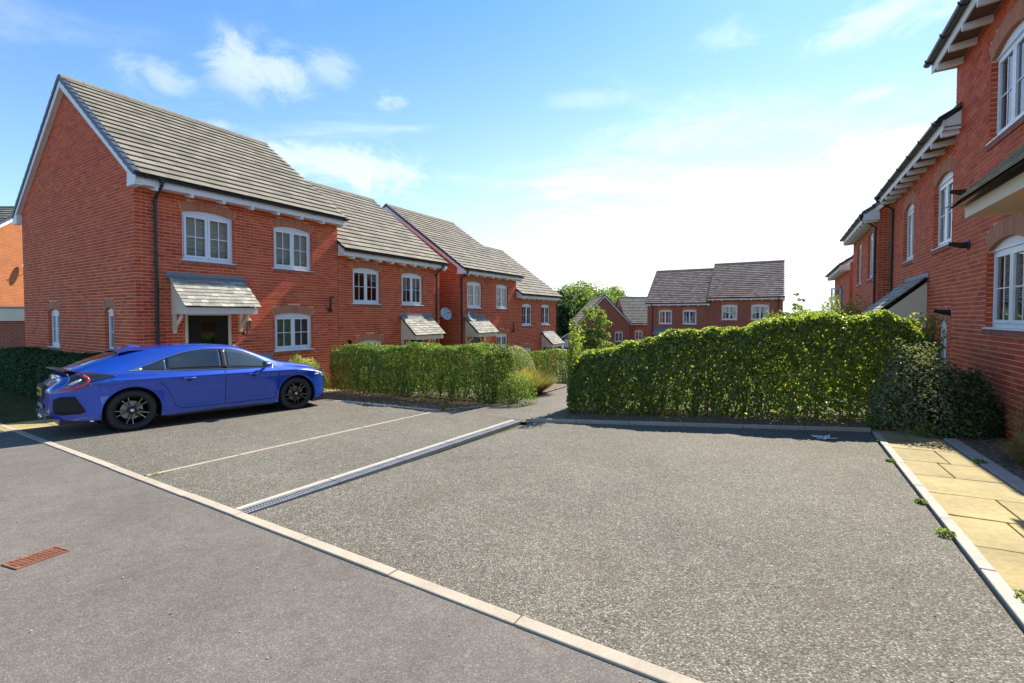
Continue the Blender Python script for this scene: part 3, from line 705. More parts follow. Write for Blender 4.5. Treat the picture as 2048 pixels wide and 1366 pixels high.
def terrace_house(label, cat, a, b, rz, floor, W, D, yr, zr, ze=5.05, ov=.38, wins=(), left=None, right=None, left_ops=(), vo=.12, door=None, can=None, ncor=8, nb=300, ntile=300, deepc=False, group=None, matn='roof_tile', z0=-.9, gut=None, tx=None, drop_pipe=None, ring=RING):
    loc = AB(a, b, floor); root = thing('brick_house', label, cat, loc, rz, group); M = Matrix.Translation(loc) @ Matrix.Rotation(rz, 4, 'Z')
    for o in list(wins) + list(left_ops): o.setdefault('ring', ring)
    sl = (zr - ze) / (yr + ov); wt = ze - .19
    ops = list(wins) + ([dict(x0=door[0], x1=door[1], z0=-.01, z1=door[2], door=True)] if door else [])
    walls = [Wall((0, 0, 0), (1, 0, 0), (0, -1, 0), W, z0, lambda x: wt + .05, ops)]
    gt = gable_top(D, yr, ze, zr, ov)
    L_ = Wall((0, D, 0), (0, -1, 0), (-1, 0, 0), D, z0, lambda x: gt(D - x), list(left_ops) if left else []); L_.apex = D - yr
    Rr = Wall((W, 0, 0), (0, 1, 0), (1, 0, 0), D, z0, lambda x: gt(x), []); Rr.apex = yr
    base = MB(); stuff = MB(); cand = []
    panel(walls[0], base); panel(L_, base, 'mortar' if left else 'brick_far'); panel(Rr, base, 'mortar' if right else 'brick_far')
    base.poly([(0, D, z0), (0, D, ze), (W, D, ze), (W, D, z0)], 'brick_far'); base.build('wall', root)
    lay_bricks(walls[0], stuff, cand)
    if left: lay_bricks(L_, stuff, cand)
    if right: lay_bricks(Rr, stuff, cand)
    for w, oo in ((walls[0], wins), (L_, left_ops if left else [])):
        for o in oo: wall_trim(w, stuff, o); add_window(root, w, o)
    rest = place_bricks(root, M, cand, nb)
    k = len(stuff.v)
    stuff.v += rest.v; stuff.f += [tuple(i + k for i in f) for f in rest.f]
    stuff.m += [stuff.mi(rest.mats[i]) for i in rest.m]; stuff.r += rest.r
    stuff.build('brickwork', root, kind='stuff')
    x0, x1 = tx or (-(vo if left else .03), W + (vo if right else .10))
    pit, Ls, g, nr, O, s_, nn = tile_roof(root, M, x0, x1, ov, ze, yr, zr, matn, ntile)
    if left: barge(root, 'left', 0, ov, ze, yr, zr, g, nr, pit, vo, O, s_, nn)
    if right: barge(root, 'right', W, ov, ze, yr, zr, g, nr, pit, vo, O, s_, nn)
    eaves(root, x0 + (.02 if left else 0), x1 - .02, ov, ze, ncor, deepc, gut)
    if not left: eave_end(root, x0 + .04, ov, ze, yr, zr)
    if not right: eave_end(root, x1 - .06, ov, ze, yr, zr)
    if door: front_door(root, *door)
    if can: canopy(root, *can)
    return root, M, walls
def win(x0, x1, z0, z1, style='blind', **k): return dict(x0=x0, x1=x1, z0=z0, z1=z1, style=style, **k)
BH = -12.08
# left terrace, nearest first
h1, M1, w1 = terrace_house('nearest red brick house on the left, with the blue car parked before its door', 'house', 4.34, BH, THETA, EYE - 2.07, 5.21, 7.8, 3.9, 8.16,
    wins=[win(.90, 2.06, 3.38, 4.50, 'roller'), win(3.12, 4.30, 3.38, 4.50, 'roller'), win(3.12, 4.30, 1.08, 2.06, 'blind')], left=True,
    left_ops=[win(7.8 - 5.67, 7.8 - 4.80, 1.20, 2.16, 'roller', lights=2), win(7.8 - 1.72, 7.8 - 1.22, 1.20, 2.16, 'roller', lights=1, rise=.09)],
    door=(.93, 1.97, 2.12), can=(.58, 2.30, 2.98, 2.26, .80), ncor=8)
downpipe(h1, .36, .38, 5.05, -.5); flue(h1, 4.86, 2.20, 2.62); 
# lead-grey meter cupboard beside the door
mb = MB(); mb.box(2.62, 3.02, -.06, -.007, .42, 1.02, 'lead'); soft_edges(mb.build('meter_box', h1), .01)
# carriage lantern by the door
mb = MB(); lx, lz = 2.28, 1.62
mb.lathe((lx, -.02, lz - .02), (0, -1, 0), [(0, .055), (.02, .05), (.035, .02)], 'black_plastic', 10); mb.tube([(lx, -.03, lz - .02), (lx, -.12, lz - .08), (lx, -.17, lz - .02), (lx, -.17, lz + .05)], .012, 'black_plastic', 6)
mb.lathe((lx, -.17, lz + .04), (0, 0, 1), [(0, .03), (.012, .06)], 'black_plastic', 6)
mb.lathe((lx, -.17, lz + .30), (0, 0, 1), [(0, .115), (.02, .108), (.10, .03), (.12, .035), (.15, .008), (.17, .012), (.18, .001)], 'metal', 6)
for i in range(6):
    an = i * math.pi / 3; mb.tube([(lx + .058 * math.cos(an), -.17 + .058 * math.sin(an), lz + .05), (lx + .098 * math.cos(an), -.17 + .098 * math.sin(an), lz + .30)], .006, 'black_plastic', 5)
lt = mb.build('wall_lantern', h1); mb = MB(); mb.lathe((lx, -.17, lz + .055), (0, 0, 1), [(0, .05), (.24, .09)], 'window_glass', 6); mb.build('pane', lt)
mb = MB(); mb.box(1.99, 2.04, -.03, -.008, 1.20, 1.33, 'upvc'); mb.box(1.995, 2.035, -.036, -.0305, 1.33, 1.37, 'black_plastic'); mb.build('doorbell', h1)
h2, M2, w2 = terrace_house('second brick house of the left terrace, its roof stepped below the first', 'house', 9.56, BH, THETA, EYE - 2.99, 4.94, 7.8, 3.9, 8.16,
    wins=[win(.58, 1.76, 3.38, 4.50, 'dark'), win(2.80, 3.95, 3.38, 4.50, 'curtain'), win(.75, 1.85, 1.08, 2.06, 'blind')], right=False, door=(3.0, 4.0, 2.12), can=(2.68, 4.35, 2.98, 2.26, .80), ncor=9)
downpipe(h2, 4.72, .38, 5.05, -.5); vent(h2, .42, 2.12)
d, P, ax = satdish(h2, (4.94 + .36, -.06, 3.05), (-.25, -.92, .35), 'pale grey satellite dish at the far corner of the second house', .27, 'dish_pale')
mb = MB(); mb.tube([(4.72, -.05, 2.9), (5.1, -.10, 2.98), P - ax * .05], .014, 'metal', 6); mb.build('mast', d)
h3, M3, w3 = terrace_house('third brick house on the left, beyond a gap, with a white barge board', 'house', 15.86, BH, THETA, EYE - 3.05, 4.89, 8.6, 4.25, 8.30,
    wins=[win(.55, 1.72, 3.38, 4.50, 'curtain'), win(2.95, 4.05, 3.38, 4.50, 'blind'), win(2.95, 4.05, 1.08, 2.06, 'dark')], left=True, vo=.16, door=(.7, 1.65, 2.12), can=(.32, 1.95, 2.98, 2.26, .80), ncor=8)
downpipe(h3, .10, .38, 5.05, -.5); flue(h3, 4.45, 2.2, 2.62)
d, P, ax = satdish(h3, (.42, -.40, 3.04), (-.2, -.95, .3), 'black satellite dish above the porch of the third house', .27)
mb = MB(); mb.tube([(.10, -.05, 2.98), (.2, -.3, 2.98), P - ax * .05], .014, 'metal', 6); mb.build('mast', d)
h4, M4, w4 = terrace_house('farthest brick house of the left terrace, at its low end', 'house', 20.75, BH, THETA, EYE - 3.95, 4.94, 8.2, 4.0, 8.20,
    wins=[win(.62, 1.78, 3.38, 4.50, 'dark'), win(2.90, 4.05, 3.38, 4.50, 'dark'), win(.62, 1.78, 1.08, 2.06, 'dark')], door=(3.1, 4.05, 2.12), can=(2.85, 4.45, 2.98, 2.26, .80), ncor=9, nb=120, ntile=150)
downpipe(h4, 4.88, .38, 5.05, -.5)
# right terrace: own x runs back towards the camera
BRW = 2.66; TR = THETA + math.pi
r1, MR1, wr1 = terrace_house('nearest brick house on the right edge, cream porch canopy over its wall', 'house', 11.30, BRW, TR, EYE - 1.20, 7.5, 7.6, 3.8, 9.0, ze=5.86,
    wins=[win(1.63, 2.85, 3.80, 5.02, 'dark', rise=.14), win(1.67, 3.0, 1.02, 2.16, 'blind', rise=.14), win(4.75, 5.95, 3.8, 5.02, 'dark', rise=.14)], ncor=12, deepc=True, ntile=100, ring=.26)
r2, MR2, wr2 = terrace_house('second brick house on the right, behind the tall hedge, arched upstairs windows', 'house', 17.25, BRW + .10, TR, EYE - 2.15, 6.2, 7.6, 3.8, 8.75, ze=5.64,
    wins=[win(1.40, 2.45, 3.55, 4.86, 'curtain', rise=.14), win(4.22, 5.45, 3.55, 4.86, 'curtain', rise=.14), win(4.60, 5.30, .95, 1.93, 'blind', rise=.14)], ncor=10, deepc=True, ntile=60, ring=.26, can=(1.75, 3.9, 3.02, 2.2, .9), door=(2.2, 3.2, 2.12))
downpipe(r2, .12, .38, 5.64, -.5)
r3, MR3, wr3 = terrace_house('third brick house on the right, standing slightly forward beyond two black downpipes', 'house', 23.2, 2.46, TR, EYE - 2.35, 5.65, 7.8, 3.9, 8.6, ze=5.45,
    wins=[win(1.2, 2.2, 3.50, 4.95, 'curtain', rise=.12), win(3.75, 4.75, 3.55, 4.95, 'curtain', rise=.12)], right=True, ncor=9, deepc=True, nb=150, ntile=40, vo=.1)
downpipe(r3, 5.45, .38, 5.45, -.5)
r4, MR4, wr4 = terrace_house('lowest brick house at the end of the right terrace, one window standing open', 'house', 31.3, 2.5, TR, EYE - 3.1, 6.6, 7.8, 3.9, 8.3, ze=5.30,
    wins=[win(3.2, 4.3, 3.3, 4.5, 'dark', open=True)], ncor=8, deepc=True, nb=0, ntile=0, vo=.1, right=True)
# flue terminals that stand out of the right wall
for hh, x, z in ((r1, .85, 3.25), (r1, .85, 2.37), (r2, 5.55, 2.2), (r1, 1.40, .21)):
    mb = MB()
    mb.lathe((x, 0, z), (0, -1, 0), [(0, .085), (.015, .085), (.03, .055), (.10, .05), (.11, .04)], 'flue', 14); mb.tube([(x, -.1, z), (x, -.26, z + .035)], [.05, .03], 'flue', 8); mb.build('wall_vent', hh, smooth=False)
# wide porch canopy of the nearest right-hand house
cp = MB(); x0, x1, zb, zt, dep = 3.23, 6.65, 2.60, 3.40, .80
cp.box(x0 + .10, x1, -dep + .12, -dep + .155, zb - .17, zb - .02, 'cream_paint'); cp.box(x0 + .10, x0 + .14, -dep + .155, -.004, zb - .17, zb - .03, 'cream_paint'); cp.box(x0 + .14, x1, -dep + .155, -.004, zb - .14, zb - .125, 'cream_paint'); cp.box(x0 + .085, x0 + .0995, -dep + .04, -.004, zb - .03, zb + .0, 'cream_paint')
co = cp.build('porch_canopy', r1); pit = math.atan2(zt - zb, dep); Ls = math.hypot(zt - zb, dep); s_ = Vector((0, math.cos(pit), math.sin(pit))); nn = Vector((0, -math.sin(pit), math.cos(pit))); O = Vector((0, -dep, zb))
dk = MB(); dk.prism([O - nn * .0, O - nn * .025, O + s_ * Ls - nn * .025, O + s_ * Ls], (x1 - x0, 0, 0), 'roof_under'); dko = dk.build('deck', co, loc=(x0, 0, 0))
ck = MB(); ck.prism([Vector((x0 + .10, -dep + .08, zb - .03)), Vector((x0 + .10, -.004, zb - .03)), Vector((x0 + .10, -.004, zt - .08))], (.03, 0, 0), 'cream_paint'); ck.build('cheek', co)
for r in range(8):
    x = x0 - .02 - (.08 if r % 2 else 0); g = Ls / 8
    while x < x1 - .02:
        b = MB(); h0, h1_, t, wv = .034, .008, .016, .158; Lg = g + .05; p = O + Vector((max(x, x0 - .03), 0, 0)) + s_ * (r * g - .03 + random.uniform(-.008, .006)) + nn * .004
        b.mesh8([(0, 0, h0 - t), (wv, 0, h0 - t), (wv, Lg, h1_ - t), (0, Lg, h1_ - t), (0, 0, h0), (wv, 0, h0), (wv, Lg, h1_), (0, Lg, h1_)], 'slate', random.random())
        b.build('slate', co, loc=p).rotation_euler = (pit, 0, random.uniform(-.015, .015)); x += .162
# far block facing the camera
RF = THETA - math.pi / 2
def simple_house(label, loc, rz, W, D, yr, zr, ze, wins, matn='roof_brown', left=False, right=False, ncor=6, z0=-1.0, group=None, ov=.35, gauge=.29, pipe=None, gwin=(), wallm='brick_far'):
    root = thing('brick_house', label, 'house', loc, rz, group)
    wl = Wall((0, 0, 0), (1, 0, 0), (0, -1, 0), W, z0, lambda x: ze - .14, list(wins)); gt = gable_top(D, yr, ze, zr, ov)
    L_ = Wall((0, D, 0), (0, -1, 0), (-1, 0, 0), D, z0, lambda x: gt(D - x), list(gwin) if left else []); L_.apex = D - yr
    R_ = Wall((W, 0, 0), (0, 1, 0), (1, 0, 0), D, z0, lambda x: gt(x), list(gwin) if right else []); R_.apex = yr
    mb = MB()
    for q in (wl, L_, R_): panel(q, mb, wallm)
    mb.poly([(0, D, z0), (0, D, ze), (W, D, ze), (W, D, z0)], 'brick_far'); mb.build('wall', root)
    st = MB()
    for q, oo in ((wl, wins), (L_, gwin if left else ()), (R_, gwin if right else ())):
        for o in oo: wall_trim(q, st, o); add_window(root, q, o)
    if st.f: st.build('brick_trim', root, kind='stuff')
    x0, x1 = -.1, W + .1
    pit, Ls, g, nr, O, s_, nn = tile_roof(root, Matrix.Translation(loc) @ Matrix.Rotation(rz, 4, 'Z'), x0, x1, ov, ze, yr, zr, matn, 0, gauge)
    if left: barge(root, 'left', 0, ov, ze, yr, zr, g, nr, pit, .12, O, s_, nn, boxend=False)
    if right: barge(root, 'right', W, ov, ze, yr, zr, g, nr, pit, .12, O, s_, nn, boxend=False)
    eaves(root, x0, x1, ov, ze, ncor, False)
    if pipe is not None: downpipe(root, pipe, ov, ze, -.5)
    return root
f1 = simple_house('far brick house facing the camera, lower left half of a brown roofed pair', AB(42, -10.6, EYE - 3.95), RF, 5.2, 8, 4.0, 8.25, 5.0, [win(1.0, 2.15, 3.15, 4.35, 'curtain'), win(3.05, 4.2, 3.15, 4.35, 'curtain')], pipe=.45, ncor=7, left=True)
f2 = simple_house('far brick house facing the camera, taller right half of a brown roofed pair', AB(42, -5.38, EYE - 3.55), RF, 5.4, 8, 4.0, 8.25, 5.0, [win(.95, 2.15, 3.15, 4.35, 'curtain'), win(3.15, 4.45, 3.15, 4.35, 'curtain')], pipe=5.1, ncor=8, right=True)
mb = MB(); mb.box(.7, 2.7, -.9, -.05, 2.25, 2.35, 'roof_brown', .3); mb.mesh8([(.7, -.9, 2.35), (2.7, -.9, 2.35), (2.7, -.02, 2.37), (.7, -.02, 2.37), (.7, -.9, 2.37), (2.7, -.9, 2.37), (2.7, -.02, 2.75), (.7, -.02, 2.75)], 'lead'); mb.build('porch_roof', f1)
# distant gabled house and its wing (ridge runs away from the camera)
g1 = simple_house('distant gabled house, dark left roof slope and white barge boards, behind the young tree', Vector((9.0, 68.0, EYE - 6.2)), R(-94), 15.0, 5.6, 2.8, 8.55, 5.15, [win(2.2, 3.3, 3.2, 4.4, 'dark'), win(4.6, 5.6, 3.2, 4.4, 'dark')], left=False, right=True, ncor=12, gwin=[win(4.0, 4.9, 3.1, 4.2, 'dark')])
g2 = simple_house('low wing of the distant gabled house, light brown roof with two small vents', Vector((13.6, 54.0, EYE - 6.3)), R(2), 5.6, 6.5, 3.4, 8.55, 5.35, [win(1.0, 1.95, 3.3, 4.4, 'dark'), win(2.9, 3.8, 3.3, 4.4, 'dark')], matn='roof_tile', left=False, right=True, ncor=7)
mb = MB()
for x in (3.3, 3.7): mb.box(x, x + .22, 1.0, 1.25, 6.7, 6.95, 'black_plastic')
mb.build('roof_vent', g2)
# neighbour beyond the left terrace, its sunlit side wall showing at the picture's edge
n1 = simple_house('brick house, orange sunlight painted into its walls, at the left picture edge, behind the nearest house', Vector((-35.0, 21.2, EYE - 2.1)), 0.0, 9.0, 7.0, 3.5, 7.9, 5.05, [], matn='roof_tile', left=False, right=True, ncor=9, wallm='brick_sunlit')
d, P, ax = satdish(n1, (9.35, 3.1, 4.7), (.8, -.35, .45), 'dark satellite dish on the sunlit wall', .3)
mb = MB(); mb.tube([(9.005, 3.25, 4.45), (9.2, 3.2, 4.5), P - ax * .05], .014, 'metal', 6); mb.build('mast', d)
gr = thing('garage', 'low brick garage with sunlight painted into its cream fascia, behind the dark hedge at the left edge', 'garage', (-22, 15.2, EYE - 2.2), 0)
mb = MB(); mb.box(0, 6.8, 0, 3, -.6, 2.0, 'brick_far'); mb.build('wall', gr)
mb = MB(); mb.box(-.05, 6.85, -.12, 3.05, 2.003, 2.42, 'cream_paint'); mb.build('fascia', gr)  # cream board; sunlight on the band is put into its pale colour
mb = MB(); mb.box(-.1, 6.9, -.17, 3.1, 2.423, 2.48, 'lead'); mb.build('roof', gr)
# ------------------------------------------------------------------ ground
def strip(name, pts, off, m, kind='structure', parent=None, n=1):
    """flat sheet through (a, b) corners following the ground"""
    mb = MB()
    if n == 1: mb.poly([AB(a, b, G(a, b) + off) for a, b in pts], m)
    else:
        (p0, p1, p2, p3) = pts; rows = []
        for i in range(n + 1):
            t = i / n; l = (p0[0] + (p3[0] - p0[0]) * t, p0[1] + (p3[1] - p0[1]) * t); r = (p1[0] + (p2[0] - p1[0]) * t, p1[1] + (p2[1] - p1[1]) * t)
            rows.append([AB(a, b, G(a, b) + off) for a, b in (l, ((l[0] + r[0]) / 2, (l[1] + r[1]) / 2), r)])
        mb.grid(rows, m)
    o = mb.build(name, parent); 
    if kind: o['kind'] = kind
    return o
aa = sorted(set(list(np.arange(-30, 60, 1.0)) + [-3000, -1500, -600, -200, -80, 9, 10.5, 80, 120, 250, 600, 1500, 3500])); bbv = sorted(set(list(np.arange(-34, 30, 1.0)) + [-3000, -1500, -600, -200, -80, 80, 200, 600, 1500, 3000]))
mb = MB(); mb.grid([[AB(float(a), float(b), G(float(a), float(b)) - .05) for b in bbv] for a in aa], 'turf', flip=True); mb.build('terrain')['kind'] = 'structure'
def KL(b): return 1.97 - .026 * max(b, -14)      # centre line of the road kerb
mb = MB(); mb.grid([[AB(a, b, G(a, b)) for b in (-60, -30, -20, -14, -7, 0, 5, 6.5)] for a in (-30, -25, -12)] + [[AB(KL(b) - .046, b, G(KL(b) - .046, b)) for b in (-60, -30, -20, -14, -7, 0, 5, 6.5)]], 'tarmac_road', flip=True); mb.build('road')['kind'] = 'structure'
strip('parking_bay', [(KL(-10.9) + .046, -10.90), (KL(-5.985) + .046, -5.985), (7.08, -5.985), (7.20, -10.90)], .002, 'tarmac_bay')
strip('access_strip', [(KL(-5.9) + .046, -5.915), (KL(-4.1) + .046, -4.10), (6.905, -4.02), (7.10, -5.915)], .002, 'tarmac_bay')
bay2 = strip('parking_bay', [(KL(-3.84) + .046, -3.84), (KL(1) + .046, 1.0), (8.42, 1.12), (6.86, -3.62)], .002, 'tarmac_bay')
strip('path', [(7.10, -5.915), (6.90, -3.66), (8.4, -3.66), (8.4, -5.15)], .001, 'tarmac_bay', n=3)
strip('path', [(8.4, -5.15), (8.4, -3.66), (20, -4.1), (20, -5.7)], .001, 'tarmac_bay', n=24)
strip('path', [(6.80, -4.02), (6.80, -3.70), (6.96, -3.62), (6.96, -4.02)], -.002, 'tarmac_bay')
strip('soil_bed', [(7.16, -10.9), (7.15, -5.95), (8.4, -5.15), (8.9, -10.9)], -.012, 'soil', n=1)
strip('soil_bed', [(6.93, -3.62), (8.52, 1.12), (10.4, 2.66), (8.6, -3.7)], .03, 'soil', n=1)
strip('soil_bed', [(1.0, 2.04), (1.0, 2.70), (10.4, 2.70), (9.0, 2.04)], .012, 'soil', n=1)
strip('soil_bed', [(8.5, -5.2), (8.5, -8.5), (13.8, -9), (13.8, -5.45)], .01, 'soil', n=10)
strip('soil_bed', [(10.6, -3.85), (10.6, -2.2), (14.5, -2.6), (14.5, -4.0)], .02, 'soil', n=6)
# stones laid end to end
def stones(par, name, p, q, width, ln, top, m, low=.14, gap=.006, jit=.002, chip=True):
    """edging stones from (a,b) p to q; each its own object"""
    P, Q = Vector(p), Vector(q); d = (Q - P); Lt = d.length; n = max(1, int(round(Lt / ln))); d.normalize(); sd = Vector((d.y, -d.x)); out = []
    for i in range(n):
        s0 = Lt * i / n + gap / 2; s1 = Lt * (i + 1) / n - gap / 2; A = P + d * s0; B = P + d * s1; hw = width / 2; jj = random.uniform(-jit, jit); jl = random.uniform(-jit, jit) * 2
        c = []
        for zz_ in (-low, None):
            for (pt, s) in ((A, -1), (B, -1), (B, 1), (A, 1)):
                w_ = pt + sd * (s * hw + jl); gz = G(w_.x, w_.y); c.append(AB(w_.x, w_.y, gz + (zz_ if zz_ is not None else top + jj)))
        mb = MB(); ctr = sum(c, Vector()) / 8; mb.mesh8([x - ctr for x in c], m); o = mb.build(name, par, loc=ctr); soft_edges(o, .007, 2); out.append(o)
    return out
kr = thing('kerb', None, None, kind='structure')
stones(kr, 'kerb_stone', (KL(-14), -14), (KL(1.6), 1.6), .082, .91, .012, 'concrete')
kl = thing('kerb', None, None, kind='structure')
stones(kl, 'kerb_stone', (2.19, -5.95), (7.12, -5.93), .055, .91, .006, 'concrete')
stones(kl, 'kerb_stone', (7.12, -5.93), (8.35, -5.18), .055, .6, .02, 'concrete')
ks = thing('kerb', None, None, kind='structure')
stones(ks, 'sett', (7.14, -10.9), (7.09, -6.0), .13, .21, .012, 'kerb_pale', gap=.014, jit=.006)
kb = thing('kerb', None, None, kind='structure')
stones(kb, 'kerb_stone', (6.87, -3.80), (8.47, 1.14), .05, .91, .055, 'concrete')
kc = thing('kerb', None, None, kind='structure')
stones(kc, 'kerb_stone', (2.01, 1.06), (8.36, 1.19), .075, .91, .018, 'kerb_pale')
stones(kc, 'kerb_stone', (1.92, 1.0), (-2.5, .95), .075, .91, .018, 'kerb_pale')
ke = thing('kerb', None, None, kind='structure')
stones(ke, 'kerb_stone', (2.2, 1.93), (8.35, 1.98), .15, .6, .014, 'kerb_pale')
# drain: pale edging and slotted grating between strip and bay
dr = thing('drain_channel', 'long slotted drain channel with pale edging stones between the two bays', 'drain', tuple(AB(2.12, -3.97, G(2.12, -3.97))), THETA)
Mi = (Matrix.Translation(dr.location) @ Matrix.Rotation(THETA, 4, 'Z')).inverted(); sl_ = (G(6.9, -3.9) - G(2.12, -3.97)) / 4.78
def dbox(mb, x0, x1, y0, y1, z0, z1, m): mb.mesh8([(x, y, z + sl_ * x - .035 * y) for (x, y, z) in ((x0, y0, z0), (x1, y0, z0), (x1, y1, z0), (x0, y1, z0), (x0, y0, z1), (x1, y0, z1), (x1, y1, z1), (x0, y1, z1))], m)
Lr = 4.72; n = 5
for i in range(n):
    mb = MB(); dbox(mb, Lr * i / n + .003, Lr * (i + 1) / n - .003, .035, .098, -.1, .012 + random.uniform(-.001, .002), 'kerb_pale'); soft_edges(mb.build('edging_stone', dr), .006)
mb = MB(); dbox(mb, .0, Lr, -.105, .03, -.08, -.045, 'void'); mb.build('channel', dr)
for i in range(n):
    a, b = Lr * i / n + .004, Lr * (i + 1) / n - .004; mb = MB(); dbox(mb, a, b, .010, .030, -.04, .008, 'galv'); dbox(mb, a, b, -.105, -.085, -.04, .008, 'galv')
    dbox(mb, a, b, -.046, -.032, -.02, .005, 'galv'); k = int((b - a) / .027)
    for j in range(k):
        x = a + (b - a) * (j + .5) / k; dbox(mb, x - .006, x + .006, -.0845, -.0465, -.02, .0065, 'galv'); dbox(mb, x - .006, x + .006, -.0315, .0095, -.02, .0065, 'galv')
    mb.build('grating', dr)
# rusty cover in the road
gc = [(.84, -4.42), (1.115, -4.47), (1.10, -4.285), (.845, -4.225)]
ctr = AB(.975, -4.35, G(.975, -4.35)); gd = thing('grating_cover', 'small rusty iron cover set in the road', 'drain cover', tuple(ctr), math.atan2((AB(*gc[1]) - AB(*gc[0])).y, (AB(*gc[1]) - AB(*gc[0])).x))
hx, hy = .14, .092; cp2 = .012
def gz_(x, y):
    p = Matrix.Rotation(gd.rotation_euler.z, 2) @ Vector((x, y)); a = p.x * UX + p.y * UY; b = p.x * UY - p.y * UX; return -.035 * a + .035 * b
def gbox(mb, x0, x1, y0, y1, z0, z1, m='rust'): mb.mesh8([(x, y, z + gz_(x, y)) for (x, y, z) in ((x0, y0, z0), (x1, y0, z0), (x1, y1, z0), (x0, y1, z0), (x0, y0, z1), (x1, y0, z1), (x1, y1, z1), (x0, y1, z1))], m)
mb = MB(); gbox(mb, -hx, hx, -hy, -hy + .014, -.03, .009); gbox(mb, -hx, hx, hy - .014, hy, -.03, .009); gbox(mb, -hx, -hx + .014, -hy + .014, hy - .014, -.03, .009); gbox(mb, hx - .014, hx, -hy + .014, hy - .014, -.03, .009); soft_edges(mb.build('cover_frame', gd), .003)
mb = MB(); gbox(mb, -hx + .016, hx - .016, -hy + .016, hy - .016, -.02, .003)
for i in range(11):
    for j in range(5):
        if (i, j) in ((0, 0), (10, 0), (0, 4), (10, 4)): continue
        x = -hx + .03 + i * (2 * hx - .06) / 10; y = -hy + .03 + j * (2 * hy - .06) / 4; gbox(mb, x - .0085, x + .0085, y - .010, y + .010, .003, .0085)
mb.build('cover_plate', gd)
# paving
pv = thing('paving', None, None, kind='structure')
def slab(par, a0, a1, b0, b1, m='sandstone', off=.006):
    c = []; rv = random.random(); tl = [random.uniform(-.003, .003) for _ in range(4)]; base = AB((a0 + a1) / 2, (b0 + b1) / 2, G((a0 + a1) / 2, (b0 + b1) / 2))
    for k, zz_ in enumerate((-.05, off)):
        for i, (a, b) in enumerate(((a0, b0), (a1, b0), (a1, b1), (a0, b1))): c.append(AB(a, b, G(a, b) + zz_ + (tl[i] if k else 0)) - base)
    mb = MB(); mb.mesh8(c, m, rv); o = mb.build('paving_slab', par, loc=base); soft_edges(o, .008, 2); return o
av = [-2.4, -1.4, -.75, -.1, .55, 1.2, 1.85, 2.55, 3.0, 3.62, 4.25, 4.88, 5.5, 6.12, 6.75, 7.40, 8.05, 8.7, 9.3]
for i in range(len(av) - 1):
    a0, a1 = av[i] + .006, av[i + 1] - .006; b0 = 1.11 + .008 * max(0, av[i] - 2) ; b1 = 1.845 + .006 * max(0, av[i] - 2)
    if i % 3 == 1: slab(pv, a0, a1, b0, (b0 + b1) / 2 - .006); slab(pv, a0, a1, (b0 + b1) / 2 + .006, b1)
    elif i % 3 == 2: slab(pv, a0, a1, b0, b1 - .26); slab(pv, a0, a1, b1 - .248, b1)
    else: slab(pv, a0, a1, b0, b1)
pv2 = thing('paving', None, None, kind='structure')
for i in range(14):
    for (b0, b1) in ((-11.55, -10.93), (-12.07, -11.562)):
        if i > 3 or b0 < -12.06 or True: slab(pv2, 2.13 + i * .6, 2.13 + (i + 1) * .6 - .01, b0, b1)
# ------------------------------------------------------------------ leaves
def leaves(name, P, Nn, size, m, parent=None, kind=None, label=None, aspect=1.9, fold=.25, flat=False, smooth=False):
    """P: points, Nn: rough outward directions, size: (min, max) length. Each leaf is two folded quads."""
    P = np.asarray(P, float); n = len(P); Nn = np.asarray(Nn, float)
    d = rng.normal(size=(n, 3)) * .75 + Nn; d /= np.linalg.norm(d, axis=1)[:, None] + 1e-9
    t = rng.normal(size=(n, 3)); t -= (t * d).sum(1)[:, None] * d; t /= np.linalg.norm(t, axis=1)[:, None] + 1e-9
    s = np.cross(d, t); L_ = rng.uniform(size[0], size[1], n)[:, None]; W_ = L_ / aspect
    b0 = P - t * L_ * .5; tip = P + t * L_ * .5 - d * L_ * .12; mid = P.copy()
    lf = mid + s * W_ * .5 + d * W_ * fold; rt = mid - s * W_ * .5 + d * W_ * fold
    V = np.stack([b0, rt, tip, lf], 1).reshape(-1, 3); k = np.arange(n) * 4
    F = np.concatenate([np.stack([k, k + 1, k + 2], 1), np.stack([k, k + 2, k + 3], 1)], 1).reshape(-1)
    me = bpy.data.meshes.new(name); me.vertices.add(len(V)); me.vertices.foreach_set('co', V.astype(np.float32).ravel())
    nf = 2 * n; me.loops.add(nf * 3); me.loops.foreach_set('vertex_index', F.astype(np.int32)); me.polygons.add(nf)
    me.polygons.foreach_set('loop_start', np.arange(0, nf * 3, 3, dtype=np.int32)); me.update(calc_edges=True)
    at = me.attributes.new('rnd', 'FLOAT', 'FACE'); at.data.foreach_set('value', np.repeat(rng.random(n), 2).astype(np.float32))
    me.materials.append(MATS[m]); o = link(name, me, parent, kind, label); return o
def lump(x, y, z, f=1.0, seed=0):
    return (np.sin(x * 2.1 * f + seed) * np.cos(y * 1.7 * f + seed * 2) + np.sin(z * 2.9 * f + x * 1.3 * f + seed) * .6 + np.sin(x * 5.3 * f + z * 4.1 * f + seed) * .35)
